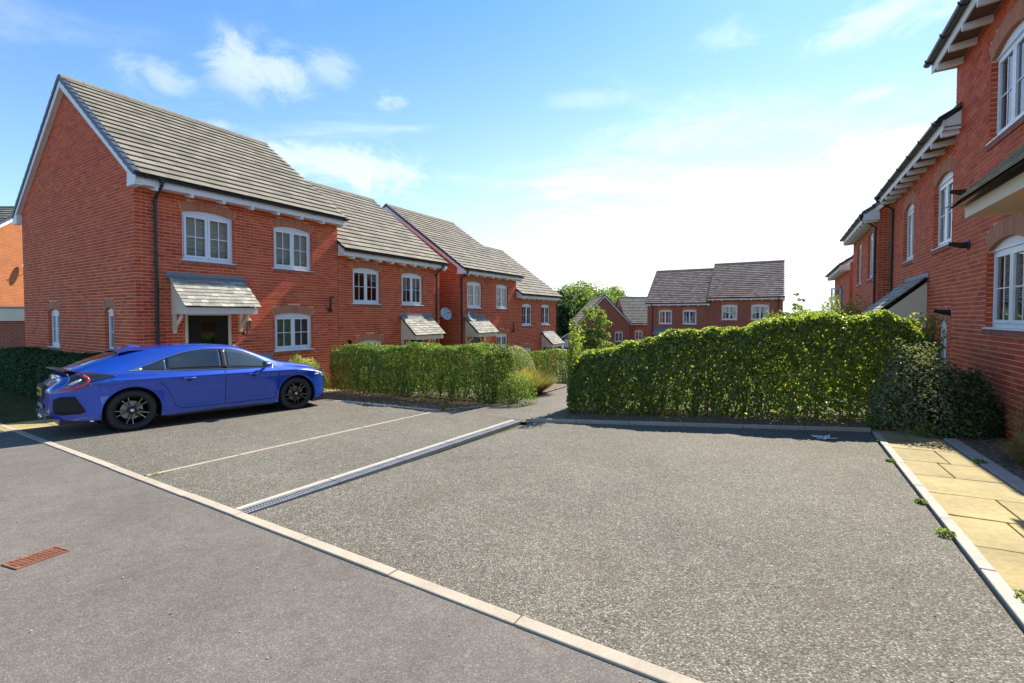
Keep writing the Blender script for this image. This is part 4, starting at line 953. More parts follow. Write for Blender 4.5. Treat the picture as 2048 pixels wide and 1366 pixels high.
def hedge(label, p, q, thick, hp, hq, m, size, dens, bot=.06, seed=1, name='hedge', sparse=.0, group=None, cat='hedge', rough=.05, inner=.35, round_=.06, hump=0.0, endtaper=.1):
    """clipped hedge from (a,b) p to q (front-face base line), going back by thick, height hp to hq"""
    root = thing(name, label, cat, tuple(AB(p[0], p[1], G(*p))), 0, group)
    P = Vector(p); Q = Vector(q); d = (Q - P); Lg = d.length; d.normalize(); sd = Vector((-d.y, d.x))
    if sd.x < 0: sd = -sd            # back = towards larger a
    area_f = Lg * (hp + hq) / 2; nf = int(area_f * dens); ntp = int(Lg * thick * dens * 1.25); ne = int(thick * hp * dens); nin = int((nf + ntp) * inner)
    def pts(n, face):
        s = rng.random(n) * Lg; t = rng.random(n) * thick; h = rng.random(n)
        H = hp + (hq - hp) * s / Lg + hump * np.sin(math.pi * np.clip(s / Lg, 0, 1)) + .045 * np.sin(s * 3.1 + seed) + .03 * np.sin(s * 7.7 + seed * 3) + .02 * np.sin(s * 17 + seed)
        H = H * (1 - endtaper * np.exp(-(s / .3) ** 2) - 1.5 * endtaper * np.exp(-((Lg - s) / .38) ** 2))
        no = np.zeros((n, 3)); dv = lambda k: AB(k.x, k.y)
        fd, bd, ld = dv(-sd), dv(sd), dv(-d)
        if face == 'f': t = np.abs(rng.normal(size=n)) * rough; no[:] = fd; 
        if face == 'b': t = thick - np.abs(rng.normal(size=n)) * rough; no[:] = bd
        if face == 't': h = 1 - np.abs(rng.normal(size=n)) * rough / H * 1.2; no[:] = (0, 0, 1)
        if face == 'l': s = np.abs(rng.normal(size=n)) * rough; no[:] = ld
        if face == 'r': s = Lg - np.abs(rng.normal(size=n)) * rough; no[:] = -ld
        z = bot + h * (H - bot)
        # rounded shoulders
        k = np.clip((z - (H - round_ * 2)) / (round_ * 2), 0, 1) ** 2 * round_
        t = np.where(t < thick / 2, t + k, t - k)
        lp = lump(s, t * 2, z, 1.0, seed) * .035
        t = np.where(t < thick / 2, t - lp, t + lp); z = z + np.where(face == 't', lp, 0)
        a = P.x + d.x * s + sd.x * t; b = P.y + d.y * s + sd.y * t
        g = np.array([G(float(x), float(y)) for x, y in zip(a, b)])
        X = UX * a + UY * b; Y = UY * a - UX * b
        return np.stack([X, Y, g + z], 1), no
    A = [pts(nf, 'f'), pts(ntp, 't'), pts(ne, 'l'), pts(ne, 'r'), pts(int(nf * .7), 'b'), pts(nin, 'in')]
    PP = np.concatenate([x[0] for x in A]); NN = np.concatenate([x[1] for x in A]) ; NN[:, 2] += .35
    if sparse:
        g0 = PP[:, 2]; keep = rng.random(len(PP)) > sparse * np.clip(1.2 - (PP[:, 2] - PP[:, 2].min()) / 1.0, 0, 1); PP, NN = PP[keep], NN[keep]
    off = np.array(root.location)
    leaves('foliage', PP - off, NN, size, m, root, 'stuff')
    mb = MB()
    for i in range(int(Lg * 7)):
        s = random.random() * Lg; t = thick * random.uniform(.25, .75); a = P.x + d.x * s + sd.x * t; b = P.y + d.y * s + sd.y * t; g = G(a, b); H = hp + (hq - hp) * s / Lg
        base = AB(a, b, g - .03) - root.location
        for _ in range(4):
            e = base + Vector((random.uniform(-.22, .22), random.uniform(-.22, .22), H * random.uniform(.6, .95))); mi_ = base.lerp(e, .5) + Vector((random.uniform(-.06, .06), random.uniform(-.06, .06), 0))
            mb.tube([base, mi_, e], [.012, .008, .003], 'bark', 5, cap=False)
    mb.build('stems', root, kind='stuff')
    return root
hedge('long tall laurel hedge behind the empty bay, rising towards the right house', (7.74, -3.42), (9.46, 2.2), 1.0, 1.14, 1.86, 'leaf_laurel', (.05, .105), 1500, seed=2, sparse=.28, endtaper=.22, rough=.11, round_=.24, inner=.5, hump=.13)
hedge('square clipped hedge between the blue car and the garden path', (8.25, -10.75), (8.0, -5.32), 1.0, 1.26, 1.26, 'leaf_box', (.03, .06), 2300, seed=5, sparse=.15, round_=.08)
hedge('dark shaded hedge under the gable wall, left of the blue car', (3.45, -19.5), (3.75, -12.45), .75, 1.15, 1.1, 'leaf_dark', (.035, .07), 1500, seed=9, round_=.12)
hedge('low hedge across the garden beyond the path, below the far house', (14.2, -9.4), (14.4, -4.4), .8, 1.1, 1.15, 'leaf_box', (.04, .07), 900, seed=13)
hedge('round-topped green hedge in front of the right terrace, beyond the tall hedge', (14.0, .15), (15.6, 1.9), 1.5, 1.75, 2.6, 'leaf_young', (.06, .11), 650, seed=17, rough=.16, round_=.4)
def shrub(name, label, a, b, rad, h, m, size, n, cat='shrub', seed=0, group=None, spiky=False, flowers=None, stems=12, z0=0.0, cl=.55):
    root = thing(name, label, cat, tuple(AB(a, b, G(a, b) + z0)), 0, group)
    v = rng.normal(size=(n, 3)); v[:, 2] = np.abs(v[:, 2]) ; v /= np.linalg.norm(v, axis=1)[:, None]
    rr = 1 - np.abs(rng.normal(size=n)) * .16; lp = 1 + .09 * lump(v[:, 0] * 2, v[:, 1] * 2, v[:, 2] * 2, 1.6, seed)
    P = v * np.array([rad, rad, h]) * (rr * lp)[:, None]
    if spiky:
        mb = MB()
        for i in range(n):
            an = random.random() * 6.283; t = random.random() ** .5; base = Vector((math.cos(an) * rad * .35 * t, math.sin(an) * rad * .35 * t, 0)); tip = Vector((math.cos(an) * rad * t * random.uniform(.8, 1.1), math.sin(an) * rad * t * random.uniform(.8, 1.1), h * (1 - .45 * t * t) * random.uniform(.8, 1.08)))
            sd = Vector((-math.sin(an + random.uniform(-1, 1)), math.cos(an), 0)) * .006; md = base.lerp(tip, .6) + Vector((0, 0, h * .08)); rv = random.random()
            mb.poly([base - sd, base + sd, md + sd, md - sd], m, rv); mb.poly([md - sd, md + sd, tip], m, rv)
        mb.build('foliage', root, kind='stuff')
    else:
        leaves('foliage', P + np.array([0, 0, min(.04, h * .12)]), v, size, m, root, 'stuff')
    mb = MB()
    for i in range(stems):
        k = P[rng.integers(len(P))] if not spiky else np.array([random.uniform(-rad, rad) * .6, random.uniform(-rad, rad) * .6, h * .6])
        mb.tube([(0, 0, -.03), tuple(k * .5 + np.array([0, 0, .05])), tuple(k * .95)], [.014, .009, .003], 'bark', 5, cap=False)
    mb.build('stems', root, kind='stuff')
    if flowers:
        v = rng.normal(size=(flowers[1], 3)); v[:, 2] = np.abs(v[:, 2]) + .3; v /= np.linalg.norm(v, axis=1)[:, None]
        leaves('flowers', v * np.array([rad, rad, h]) * 1.02, v, flowers[2], flowers[0], root, 'stuff')
    return root
shrub('variegated_shrub', 'yellow-green variegated shrub in front of the car bonnet', 8.0, -11.75, .62, 1.0, 'leaf_variegated', (.03, .055), 5200, seed=1)
shrub('variegated_shrub', 'grey-green shrub between the variegated shrub and the clipped hedge', 7.85, -10.95, .45, .8, 'leaf_box', (.025, .05), 3600, seed=2)
shrub('flowering_shrub', 'white flowering rounded shrub beyond the end of the clipped hedge', 10.6, -6.2, .62, 1.2, 'leaf_box', (.03, .05), 3800, seed=3, flowers=('flower_white', 2600, (.02, .04)))
shrub('lavender', 'wispy lavender mound beside the garden path', 10.3, -5.7, 1.0, .70, 'leaf_lavender', (.1, .2), 3200, seed=4, spiky=True)
shrub('lavender', 'low green mound spilling on to the path at the hedge end', 8.6, -5.05, .50, .62, 'leaf_box', (.02, .045), 3600, seed=5)
shrub('dark_bush', 'dark little bush on the right edge of the garden path', 10.9, -3.75, .60, .95, 'leaf_silver', (.03, .05), 2800, seed=6)
shrub('silver_shrub', 'tall silver-leaved shrub between the long hedge and the right wall', 8.95, 1.75, .62, 1.3, 'leaf_silver', (.03, .06), 4800, seed=7, stems=24)
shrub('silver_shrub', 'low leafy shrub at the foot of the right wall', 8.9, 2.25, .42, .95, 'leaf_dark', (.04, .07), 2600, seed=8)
# low broad-leaved plants, weeds and dead stems by the right wall
for i, (a, b, s, lab) in enumerate([(8.35, 1.75, .16, 'broad-leaved weed at the corner of the yellow paving'), (8.5, 2.15, .2, 'broad-leaved weed at the foot of the right wall'), (8.7, 1.25, .14, 'small green weed by the end of the pale kerb')]):
    shrub('weed', lab, a, b, s, s * 1.2, 'leaf_laurel', (.05, .08), 110, cat='weed', stems=3)
def fennel(lab, a, b, h, n):
    root = thing('dry_weed', lab, 'weed', tuple(AB(a, b, G(a, b))), 0); mb = MB(); tp = []
    for i in range(n):
        an = random.random() * 6.28; t = random.uniform(.3, 1); tip = Vector((math.cos(an) * .22 * t, math.sin(an) * .22 * t, h * random.uniform(.6, 1))); mb.tube([(0, 0, 0), tip * .5 + Vector((0, 0, .05)), tip], [.006, .004, .002], 'straw', 5, r=random.random(), cap=False)
        for k in range(14): tp.append(tip + Vector((random.gauss(0, .04), random.gauss(0, .04), random.gauss(0, .03))))
        for k in range(10): q = random.uniform(.3, .9); tp.append(tip * q + Vector((random.gauss(0, .02), random.gauss(0, .02), random.gauss(0, .02))))
    mb.build('stems', root, kind='stuff'); leaves('seed_heads', [tuple(p) for p in tp], np.tile([0, 0, 1], (len(tp), 1)), (.015, .04), 'straw', root, 'stuff')
fennel('dry yellow weed with tall stems against the right wall', 7.55, 2.42, .75, 14); fennel('dry tangled weed nearest the camera along the right wall', 6.75, 2.32, .42, 18)
shrub('dry_weed', 'brown tangle of dead grass under the yellow weed by the wall', 7.1, 2.40, .38, .32, 'straw', (.1, .2), 800, cat='weed', spiky=True)
shrub('dry_weed', 'tuft of dead grass at the very right edge of the wall bed', 6.2, 2.36, .34, .26, 'straw', (.1, .2), 700, cat='weed', spiky=True)
for i, (a, b, s, lab) in enumerate([(4.36, 1.03, .06, 'bright green weed tuft in the joint of the pale kerb, nearest the camera'), (5.1, 1.04, .045, 'small weed tuft along the pale kerb, second from the camera'), (6.6, 1.07, .045, 'small weed tuft along the pale kerb, near the grey bay surface'), (7.7, 1.12, .04, 'tiny weed at the far end of the pale kerb'), (6.95, 1.90, .06, 'small green weed between the yellow slabs and the edging'),
                                    (3.5, 1.18, .08, 'mossy tuft between the pale kerb and the yellow slabs')]):
    shrub('weed', lab, a, b, s, s * .7, 'leaf_young', (.02, .04), 90, cat='weed', stems=0)
shrub('weed', 'dry yellow tuft growing where the thin kerb bends by the clipped hedge', 7.12, -5.86, .09, .22, 'straw', (.05, .1), 70, cat='weed', spiky=True, stems=0)
shrub('weed', 'yellow-green tuft at the road end of the thin kerb', 2.25, -5.86, .07, .02, 'leaf_young', (.012, .025), 60, cat='weed', stems=0)
# tall thin weeds in front of the long hedge
for (a, b, h, lab) in ((8.25, .35, .95, 'tall thin weed standing in front of the long hedge'), (8.2, .05, .5, 'short thin weed left of the tall one at the long hedge')):
    root = thing('thin_weed', lab, 'weed', tuple(AB(a, b, G(a, b) + .03)), 0); mb = MB(); pts = [(0, 0, 0), (.02, .02, h * .5), (-.04, .03, h)]; mb.tube(pts, [.006, .004, .002], 'straw', 5, r=.9, cap=False); mb.build('stem', root)
    tp = [(random.gauss(-.01, .03), random.gauss(.02, .03), random.uniform(.2, 1) * h) for _ in range(60)]; leaves('leaf_sprays', tp, np.tile([0, 0, 1], (60, 1)), (.02, .05), 'leaf_young', root, 'stuff')
# pale flattened plant on the bay
ws = thing('pale_plant', 'flat white leafy plant lying on the grey bay surface', 'plant', tuple(AB(7.62, .52, G(7.62, .52) + .004))); mb = MB()
for i in range(30):
    an = i * 2.4; l_ = random.uniform(.09, .20); w_ = random.uniform(.018, .032); d = Vector((math.cos(an), math.sin(an) * .8, 0)); s = Vector((-d.y, d.x, 0)); o_ = Vector((random.gauss(0, .03), random.gauss(0, .02), random.uniform(.004, .02)))
    mb.poly([o_ - s * w_ * .3, o_ + d * l_ * .6 - s * w_, o_ + d * l_ + Vector((0, 0, .01)), o_ + d * l_ * .6 + s * w_], 'white_plant'); 
mb.build('leaf_rosette', ws, kind='stuff')
# litter and grass
def scatter(name, n, fn, size, m, flatn=True, asp=1.6):
    P = []
    while len(P) < n:
        a, b = fn()
        P.append(tuple(AB(a, b, G(a, b) + random.uniform(.012, .03))))
    o = leaves(name, P, np.tile([0, 0, 2.5], (n, 1)), size, m, aspect=asp); o['kind'] = 'stuff'; return o
def bedA(): t = random.random(); return (7.25 + random.random() * 1.1 * (1 if random.random() < .4 else 1), -10.6 + 5.0 * t)
def bedB(): t = random.random() ** 1.0; b = -3.5 + 5.3 * t; a0 = 7.0 + (b + 3.5) * .32; return (a0 + random.uniform(.03, .75), b)
scatter('leaf_litter', 1500, bedA, (.02, .05), 'litter'); scatter('leaf_litter', 2600, bedB, (.02, .045), 'litter')
scatter('leaf_litter', 500, lambda: (random.uniform(3, 9), random.uniform(2.1, 2.6)), (.02, .045), 'litter')
def blades(name, n, fn, h, m='grass_blade'):
    mb = MB()
    for _ in range(n):
        a, b = fn(); p = AB(a, b, G(a, b) - .02); an = random.random() * 6.28; d = Vector((math.cos(an), math.sin(an), 0)); s = Vector((-d.y, d.x, 0)) * random.uniform(.002, .005); hh = h * random.uniform(.5, 1.2)
        mb.poly([p - s, p + s, p + d * hh * .4 + Vector((0, 0, hh))], m, random.random())
    o = mb.build(name); o['kind'] = 'stuff'; tag(o, None, None); return o
blades('grass', 16000, lambda: (random.uniform(2.15, 3.9), -12.1 - random.random() ** 1.2 * 6), .06)
blades('bed_grass', 1500, bedB, .09, 'straw'); blades('bed_grass', 900, bedA, .06, 'straw')
blades('kerb_moss', 900, lambda: (2.06 + abs(random.gauss(0, .012)), random.uniform(-4, 1)), .014, 'leaf_dark'); 
blades('kerb_moss', 500, lambda: (random.uniform(2.2, 8.2), 1.0 - abs(random.gauss(0, .012))), .014, 'leaf_dark')
# loose grit and specks on the tarmac
mb = MB()
for _ in range(700):
    if random.random() < .5: a, b = random.uniform(-3, 1.95), random.uniform(-8, 1.5)
    else: a, b = random.uniform(2.2, 7), random.uniform(-9, .9)
    p = AB(a, b, G(a, b) + .003); s = random.uniform(.002, .0045); mb.mesh8([p + Vector((x * s * random.uniform(.6, 1), y * s * random.uniform(.6, 1), z * s)) for (x, y, z) in ((-1, -1, 0), (1, -1, 0), (1, 1, 0), (-1, 1, 0), (-1, -1, .8), (1, -1, .8), (1, 1, .8), (-1, 1, .8))], random.choice(('kerb_pale', 'soil', 'concrete')))
mb.build('loose_grit')['kind'] = 'stuff'
# ------------------------------------------------------------------ trees
def tree(name, label, loc, h, rad, m, size, n, trunk=.2, clumps=40, seed=0, base=.25, squash=1.0, cat='tree', clr=.33):
    root = thing(name, label, cat, tuple(loc)); rs = np.random.default_rng(seed + 50)
    C = []
    for i in range(clumps):
        v = rs.normal(size=3); v /= np.linalg.norm(v); r_ = rs.random() ** .4
        C.append((v[0] * rad * r_ * .85, v[1] * rad * r_ * .85, h * (base + (1 - base) / 2) + v[2] * r_ * h * (1 - base) / 2 * .9 * squash))
    C = np.array(C); zc_ = h * (base + (1 - base) / 2); cr0 = rad * clr; hz = max(h * (1 - base) / 2 - cr0 * .7, .1); C[:, 2] = zc_ + (C[:, 2] - zc_) * hz / np.abs(C[:, 2] - zc_).max(); C[:, :2] *= (rad - cr0 * .75) / np.abs(C[:, :2]).max(); k = rs.integers(len(C), size=n); v = rs.normal(size=(n, 3)); v /= np.linalg.norm(v, axis=1)[:, None]; rr = rs.uniform(.55, 1.05, n)[:, None]; cr = (rad * clr * (.6 + .8 * rs.random(len(C))))[k][:, None]
    P = C[k] + v * rr * cr * np.array([1, 1, .8]); out = P - np.array([0, 0, h * .55]); out /= np.linalg.norm(out, axis=1)[:, None] + 1e-6
    leaves('crown', P, v * .6 + out * .5 + np.array([0, 0, .2]), size, m, root, 'stuff', aspect=1.5)
    mb = MB(); mb.tube([(0, 0, -.5), (0, 0, h * .3), (0, 0, h * .62)], [trunk, trunk * .75, trunk * .4], 'bark', 8, cap=False)
    for i in range(min(26, clumps)):
        c = Vector(C[i]); s = Vector((0, 0, h * random.uniform(.22, .55))); mb.tube([s, s.lerp(c, .5) + Vector((0, 0, -.03 * h)), c], [trunk * .35, trunk * .2, trunk * .06], 'bark', 6, cap=False)
    mb.build('trunk', root); return root
def at(px, py, depth):
    r = skydir(px, py); t = depth / r.y; return Vector((r.x * t, r.y * t, EYE + r.z * t))
def tree_at(name, label, px, pyt, depth, zb, wpx, m, size, n, **k):
    p = at(px, pyt, depth); rad = wpx / 2 / FPX * depth; return tree(name, label, (p.x, p.y, zb), p.z - zb, rad, m, size, n, **k)
tree_at('broadleaf_tree', 'big bright green tree rising behind the distant gabled house', 1165, 556, 84, -6, 170, 'leaf_tree', (.3, .55), 42000, trunk=.5, clumps=150, seed=1, clr=.34, base=.1)
tree_at('broadleaf_tree', 'darker tree at the right shoulder of the big bright tree', 1228, 566, 88, -6, 84, 'leaf_tree', (.3, .5), 16000, trunk=.4, clumps=90, seed=2, clr=.34, base=.1)
tree_at('broadleaf_tree', 'dark green tree filling the gap beside the end of the left terrace', 1118, 583, 66, -6, 60, 'leaf_tree_dark', (.25, .45), 8000, trunk=.4, clumps=40, seed=3, base=.1)
tree_at('young_tree', 'young pale green tree standing above the left end of the long hedge', 1186, 610, 20, -2.4, 90, 'leaf_young', (.06, .12), 9500, trunk=.05, clumps=130, seed=4, base=.15, clr=.20)
tree_at('broadleaf_tree', 'low dark trees on the skyline right of the far pair of houses', 1600, 622, 70, -5, 95, 'leaf_tree_dark', (.25, .45), 6000, trunk=.3, clumps=40, seed=5, base=.1)
tree_at('sapling', 'thin sapling top poking above the skyline, right of the far pair of houses', 1598, 586, 34, -3, 22, 'leaf_tree', (.10, .18), 420, trunk=.05, clumps=12, seed=6, base=.55)
for (px, pyt, dd, rr, n, m_, lab, sd) in ((1684, 592, 16.0, 1.15, 7000, 'leaf_young', 'light green bush above the hedge, before the lowest right house', 21), (1606, 612, 18.0, 1.1, 6000, 'leaf_laurel', 'green bush left of the light green bush, above the long hedge', 22)):
    p = at(px, pyt, dd); a_ = p.x * UX + p.y * UY; b_ = p.x * UY - p.y * UX
    shrub('garden_bush', lab, a_, b_, rr, p.z - G(a_, b_), m_, (.06, .11), n, cat='bush', seed=sd, stems=16)
# small porches, garden wall and pole by the distant house
for (px, dz, lab) in ((1139, 60, 'small white-gabled porch nearest the left terrace, far away'), (1158, 56, 'small white-gabled porch right of its twin, far away')):
    p = at(px, 672, dz); r_ = thing('porch', lab, 'porch', (p.x, p.y, p.z - 2.2), R(-30)); mb = MB(); mb.box(-.8, .8, 0, 1.2, -.5, 1.9, 'brick_far'); mb.box(-.65, .65, -.06, -.005, .7, 1.75, 'upvc'); mb.build('wall', r_)
    mb = MB(); mb.prism([Vector((-1.05, -.25, 1.9)), Vector((1.05, -.25, 1.9)), Vector((0, -.25, 2.55))], (0, 1.6, 0), 'roof_brown'); mb.build('roof', r_)
    mb = MB()
    for s in (-1, 1): mb.mesh8([(s * 1.07, -.28, 1.86), (0, -.28, 2.52), (0, -.28, 2.64), (s * 1.07, -.28, 1.98), (s * 1.07, -.252, 1.86), (0, -.252, 2.52), (0, -.252, 2.64), (s * 1.07, -.252, 1.98)], 'white_board')
    mb.build('barge_board', r_)
    mb = MB(); 
    for x in (-.4, -.13, .13, .4): mb.box(x - .02, x + .02, -.075, -.061, .75, 1.7, 'dark_room')
    mb.build('window', r_)
p, q = at(1108, 700, 44), at(1185, 712, 38); gw = thing('garden_wall', 'low brick garden wall with pale coping, far beyond the garden path', 'wall', (p.x, p.y, p.z - 1.9), math.atan2(q.y - p.y, q.x - p.x)); Lw = (q - p).length
mb = MB(); mb.box(0, Lw, 0, .22, -1, 2.0, 'brick_far'); mb.build('wall', gw); mb = MB(); mb.box(-.05, Lw + .05, -.04, .26, 2.003, 2.06, 'kerb_pale'); mb.build('coping', gw)
p = at(1151, 580, 66); mb = MB(); mb.tube([(p.x, p.y, -6), (p.x, p.y, p.z)], .06, 'galv', 6); tag(mb.build('pole'), 'thin grey pole in front of the big tree', 'pole')
# ------------------------------------------------------------------ blue hatchback
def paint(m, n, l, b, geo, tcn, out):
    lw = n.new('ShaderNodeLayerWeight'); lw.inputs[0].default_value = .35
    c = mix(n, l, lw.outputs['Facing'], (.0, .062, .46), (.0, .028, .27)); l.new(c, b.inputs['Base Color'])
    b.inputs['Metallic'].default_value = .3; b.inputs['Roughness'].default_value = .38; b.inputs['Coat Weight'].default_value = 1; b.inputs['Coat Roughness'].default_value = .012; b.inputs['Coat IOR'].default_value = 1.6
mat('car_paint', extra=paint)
mat('car_glass', (.014, .016, .016), rough=.015, spec=1.0, coat=1.0); mat('car_glass_light', (.05, .06, .057), rough=.015, spec=1.0, coat=1.0)
mat('chrome', (.75, .76, .78), rough=.12, metal=1.0); mat('tyre', (.022, .021, .021), rough=.75, noise=[(8, .15, 3)]); mat('alloy_dark', (.035, .035, .038), rough=.28, metal=.7); mat('alloy_cut', (.36, .36, .38), rough=.2, metal=1.0)
mat('black_trim', (.014, .014, .015), rough=.35); mat('mesh_black', (.008, .008, .009), rough=.7); mat('lamp_red', (.50, .03, .03), rough=.1, coat=1.0); mat('lamp_clear', (.62, .55, .55), rough=.1, coat=1.0); mat('lamp_smoke', (.03, .03, .035), rough=.06, coat=1.0)
mat('plate_yellow', (.72, .45, .05), rough=.4); mat('disc', (.3, .28, .26), rough=.4, metal=1.0); mat('headlamp', (.7, .72, .75), rough=.08, coat=1.0); mat('trim_grey', (.22, .23, .24), rough=.4)
def pc(xs, ys):
    """smooth curve through points (monotone cubic)"""
    xs = np.array(xs, float); ys = np.array(ys, float); h = np.diff(xs); dl = np.diff(ys) / h; m_ = np.zeros(len(xs)); m_[0] = dl[0]; m_[-1] = dl[-1]
    for i in range(1, len(xs) - 1):
        if dl[i - 1] * dl[i] > 0: w1 = 2 * h[i] + h[i - 1]; w2 = h[i] + 2 * h[i - 1]; m_[i] = (w1 + w2) / (w1 / dl[i - 1] + w2 / dl[i])
    def f(x):
        x = min(max(x, xs[0]), xs[-1]); i = min(int(np.searchsorted(xs, x, 'right')) - 1, len(xs) - 2); t = (x - xs[i]) / h[i]
        return float((2 * t**3 - 3 * t**2 + 1) * ys[i] + (t**3 - 2 * t**2 + t) * h[i] * m_[i] + (-2 * t**3 + 3 * t**2) * ys[i + 1] + (t**3 - t**2) * h[i] * m_[i + 1])
    return f
RAX, FAX, WR, AR = .94, 3.64, .335, .385
f_w = pc([0, .12, .35, .7, 1.1, 2.2, 3.3, 3.75, 4.05, 4.28, 4.42, 4.50], [.70, .79, .865, .898, .90, .895, .895, .885, .845, .72, .56, .40])
f_zb = pc([0, .25, .6, 1.0, 1.8, 2.6, 3.1, 3.4, 3.9, 4.2, 4.4, 4.5], [.92, .965, .975, .955, .915, .895, .89, .89, .85, .77, .66, .56])
f_zt = pc([0, .15, .32, .60, .95, 1.25, 1.6, 2.0, 2.35, 2.6, 2.85, 3.10, 3.32, 3.6, 4.0, 4.25, 4.42, 4.50], [.96, 1.03, 1.09, 1.215, 1.33, 1.385, 1.415, 1.425, 1.405, 1.365, 1.28, 1.165, 1.055, 1.005, .925, .82, .70, .60])
f_yr = pc([0, .3, .7, 1.2, 1.8, 2.4, 2.8, 3.1, 3.35, 3.9, 4.3, 4.5], [.56, .58, .57, .58, .60, .60, .60, .64, .70, .66, .50, .28])
f_dr = pc([0, .3, .7, 1.2, 2.3, 2.9, 3.35, 4.0, 4.5], [.05, .05, .06, .06, .05, .055, .04, .035, .03])
f_bt = pc([0, .3, .9, 1.4, 3.2, 4.0, 4.3, 4.5], [.30, .25, .22, .20, .20, .20, .22, .26])
f_rear = pc([.2, .32, .5, .72, .80, .88, .97, 1.05, 1.12, 1.5], [.10, .04, .0, .0, .05, .12, .13, .06, .05, .05])
f_front = pc([.15, .25, .4, .55, .7, 1.5], [.05, .0, .0, .015, .03, .05])
def bottom(x):
    z = f_bt(x)
    for ax in (RAX, FAX):
        if abs(x - ax) < AR: z = max(z, WR + math.sqrt(AR * AR - (x - ax)**2))
    return z
def section(x):
    w, zb, zt, yr = f_w(x), f_zb(x), f_zt(x), f_yr(x); zr = zt - f_dr(x); zr = max(zr, zb + .012); zt = max(zt, zr + .012)
    arch = 0.0
    for ax in (RAX, FAX): arch = max(arch, math.exp(-((abs(x - ax) - AR) / .16)**2) if abs(x - ax) > AR else 1.0)
    lowin = .045 * (1 - arch) + .0 * arch
    return [(w - lowin - .012, .20), (w - lowin * .9, .30), (w - .006 - .022 * (1 - arch), .48), (w - .012, .64), (w - .010, .76), (w + .004, min(.835, zb - .05)), (w - .012, min(.85, zb - .03)), (w - .055, zb), (yr + .04, zr - .03), (yr, zr), (yr - .09, zr + (zt - zr) * .55), (yr * .5, zt - (zt - zr) * .12), (0, zt)]
def sect_eval(P, k):
    """dense section"""
    out = []
    for i in range(len(P) - 1):
        p0 = P[max(i - 1, 0)]; p1 = P[i]; p2 = P[i + 1]; p3 = P[min(i + 2, len(P) - 1)]
        for j in range(k):
            t = j / k; sharp = .25
            out.append(tuple((lambda a, b, c, d: b + (b - b) + ((c - a) * sharp) * (t**3 - 2 * t**2 + t) + (-2 * t**3 + 3 * t**2) * (c - b) + ((d - b) * sharp) * (t**3 - t**2))(p0[q], p1[q], p2[q], p3[q]) if False else p1[q] + (p2[q] - p1[q]) * t for q in (0, 1)))
    out.append(P[-1]); return out
def warp(x, y, z):
    dx = f_rear(z) * max(0, 1 - x / .55)**1.5; fx = f_front(z) * max(0, (x - 4.1) / .4)**1.5
    return Vector((x + dx - fx, y, z))
def yside(x, z):
    S = sect_eval(section(x), 3)
    for (y0, z0), (y1, z1) in zip(S[:-1], S[1:]):
        if z0 <= z <= z1 and z1 > z0: return y0 + (y1 - y0) * (z - z0) / (z1 - z0)
    return S[0][0] if z < S[0][1] else S[-1][0]
def ztop(x, y):
    S = sect_eval(section(x), 3)
    for (y0, z0), (y1, z1) in zip(S[::-1][:-1], S[::-1][1:]):
        if y0 <= y <= y1 and y1 > y0: return z0 + (z1 - z0) * (y - y0) / (y1 - y0)
    return S[-1][1]
pC, qC = Vector((-6.218, 7.408)), Vector((-4.519, 9.506))
def gw_(p): a = p.x * UX + p.y * UY; b = p.x * UY - p.y * UX; return Vector((p.x, p.y, G(a, b) + .003))
P3, Q3 = gw_(pC), gw_(qC); cx = (Q3 - P3).normalized(); gn = (AB(1, 0, -.035).cross(AB(0, -1, -.035))).normalized()
cy = gn.cross(cx).normalized(); cz = cx.cross(cy)
org = P3 - cx * RAX + cy * .86
car = thing('parked_car', 'blue five-door hatchback parked on the left bay, seen from its rear right corner', 'car')
Mc = Matrix((cx, cy, cz)).transposed().to_4x4(); Mc.translation = org; car.matrix_world = Mc; car.location = org; car.rotation_euler = Mc.to_euler()
xs = sorted(set([round(float(x), 4) for x in np.linspace(0, 4.5, 91)] + [round(ax + AR * math.sin(t), 4) for ax in (RAX, FAX) for t in np.linspace(-math.pi / 2, math.pi / 2, 25)] + [4.47, 4.44, .02, .06]))
def body_rows(sgn):
    rows = []
    for x in xs:
        S = sect_eval(section(x), 3); bt = bottom(x); row = []
        for (y, z) in S:
            if z < bt:
                y = yside(x, bt); z = bt
            row.append(warp(x, sgn * y, z))
        rows.append(row)
    return rows
body = MB(); RR_ = body_rows(-1); LL_ = body_rows(1)
body.grid(RR_, 'car_paint'); body.grid(LL_, 'car_paint', flip=True)
# closing faces at tail and nose
for idx, fl in ((0, False), (-1, True)):
    rows = []
    for i in range(len(RR_[idx])):
        a, b = RR_[idx][i], LL_[idx][i]; rows.append([a.lerp(b, k / 12) + Vector(((-.035 if idx == 0 else .03) * math.sin(math.pi * k / 12) ** .7, 0, 0)) for k in range(13)])
    body.grid(rows, 'car_paint', flip=fl)
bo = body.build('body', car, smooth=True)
m_ = bo.modifiers.new('weld', 'WELD'); m_.merge_threshold = .002
# floor and wheel housings
ub = MB(); ub.box(.15, 4.35, -.60, .60, .22, .30, 'mesh_black'); ub.box(1.40, 3.18, -.84, .84, .17, .27, 'black_trim'); ub.box(.10, .45, -.70, .70, .20, .32, 'black_trim'); ub.box(4.1, 4.38, -.55, .55, .18, .28, 'black_trim')
for ax in (RAX, FAX):
    for s in (-1, 1):
        rows = [[(ax + (AR + .004) * math.cos(t), s * yy, WR + (AR + .004) * math.sin(t)) for yy in (.884, .52)] for t in np.linspace(-.35, math.pi + .35, 21)]
        ub.grid(rows, 'mesh_black'); ub.poly([(ax + (AR + .004) * math.cos(t), s * .52, WR + (AR + .004) * math.sin(t)) for t in np.linspace(0, 2 * math.pi, 20)[:-1]], 'mesh_black')
ub.build('underbody', car)
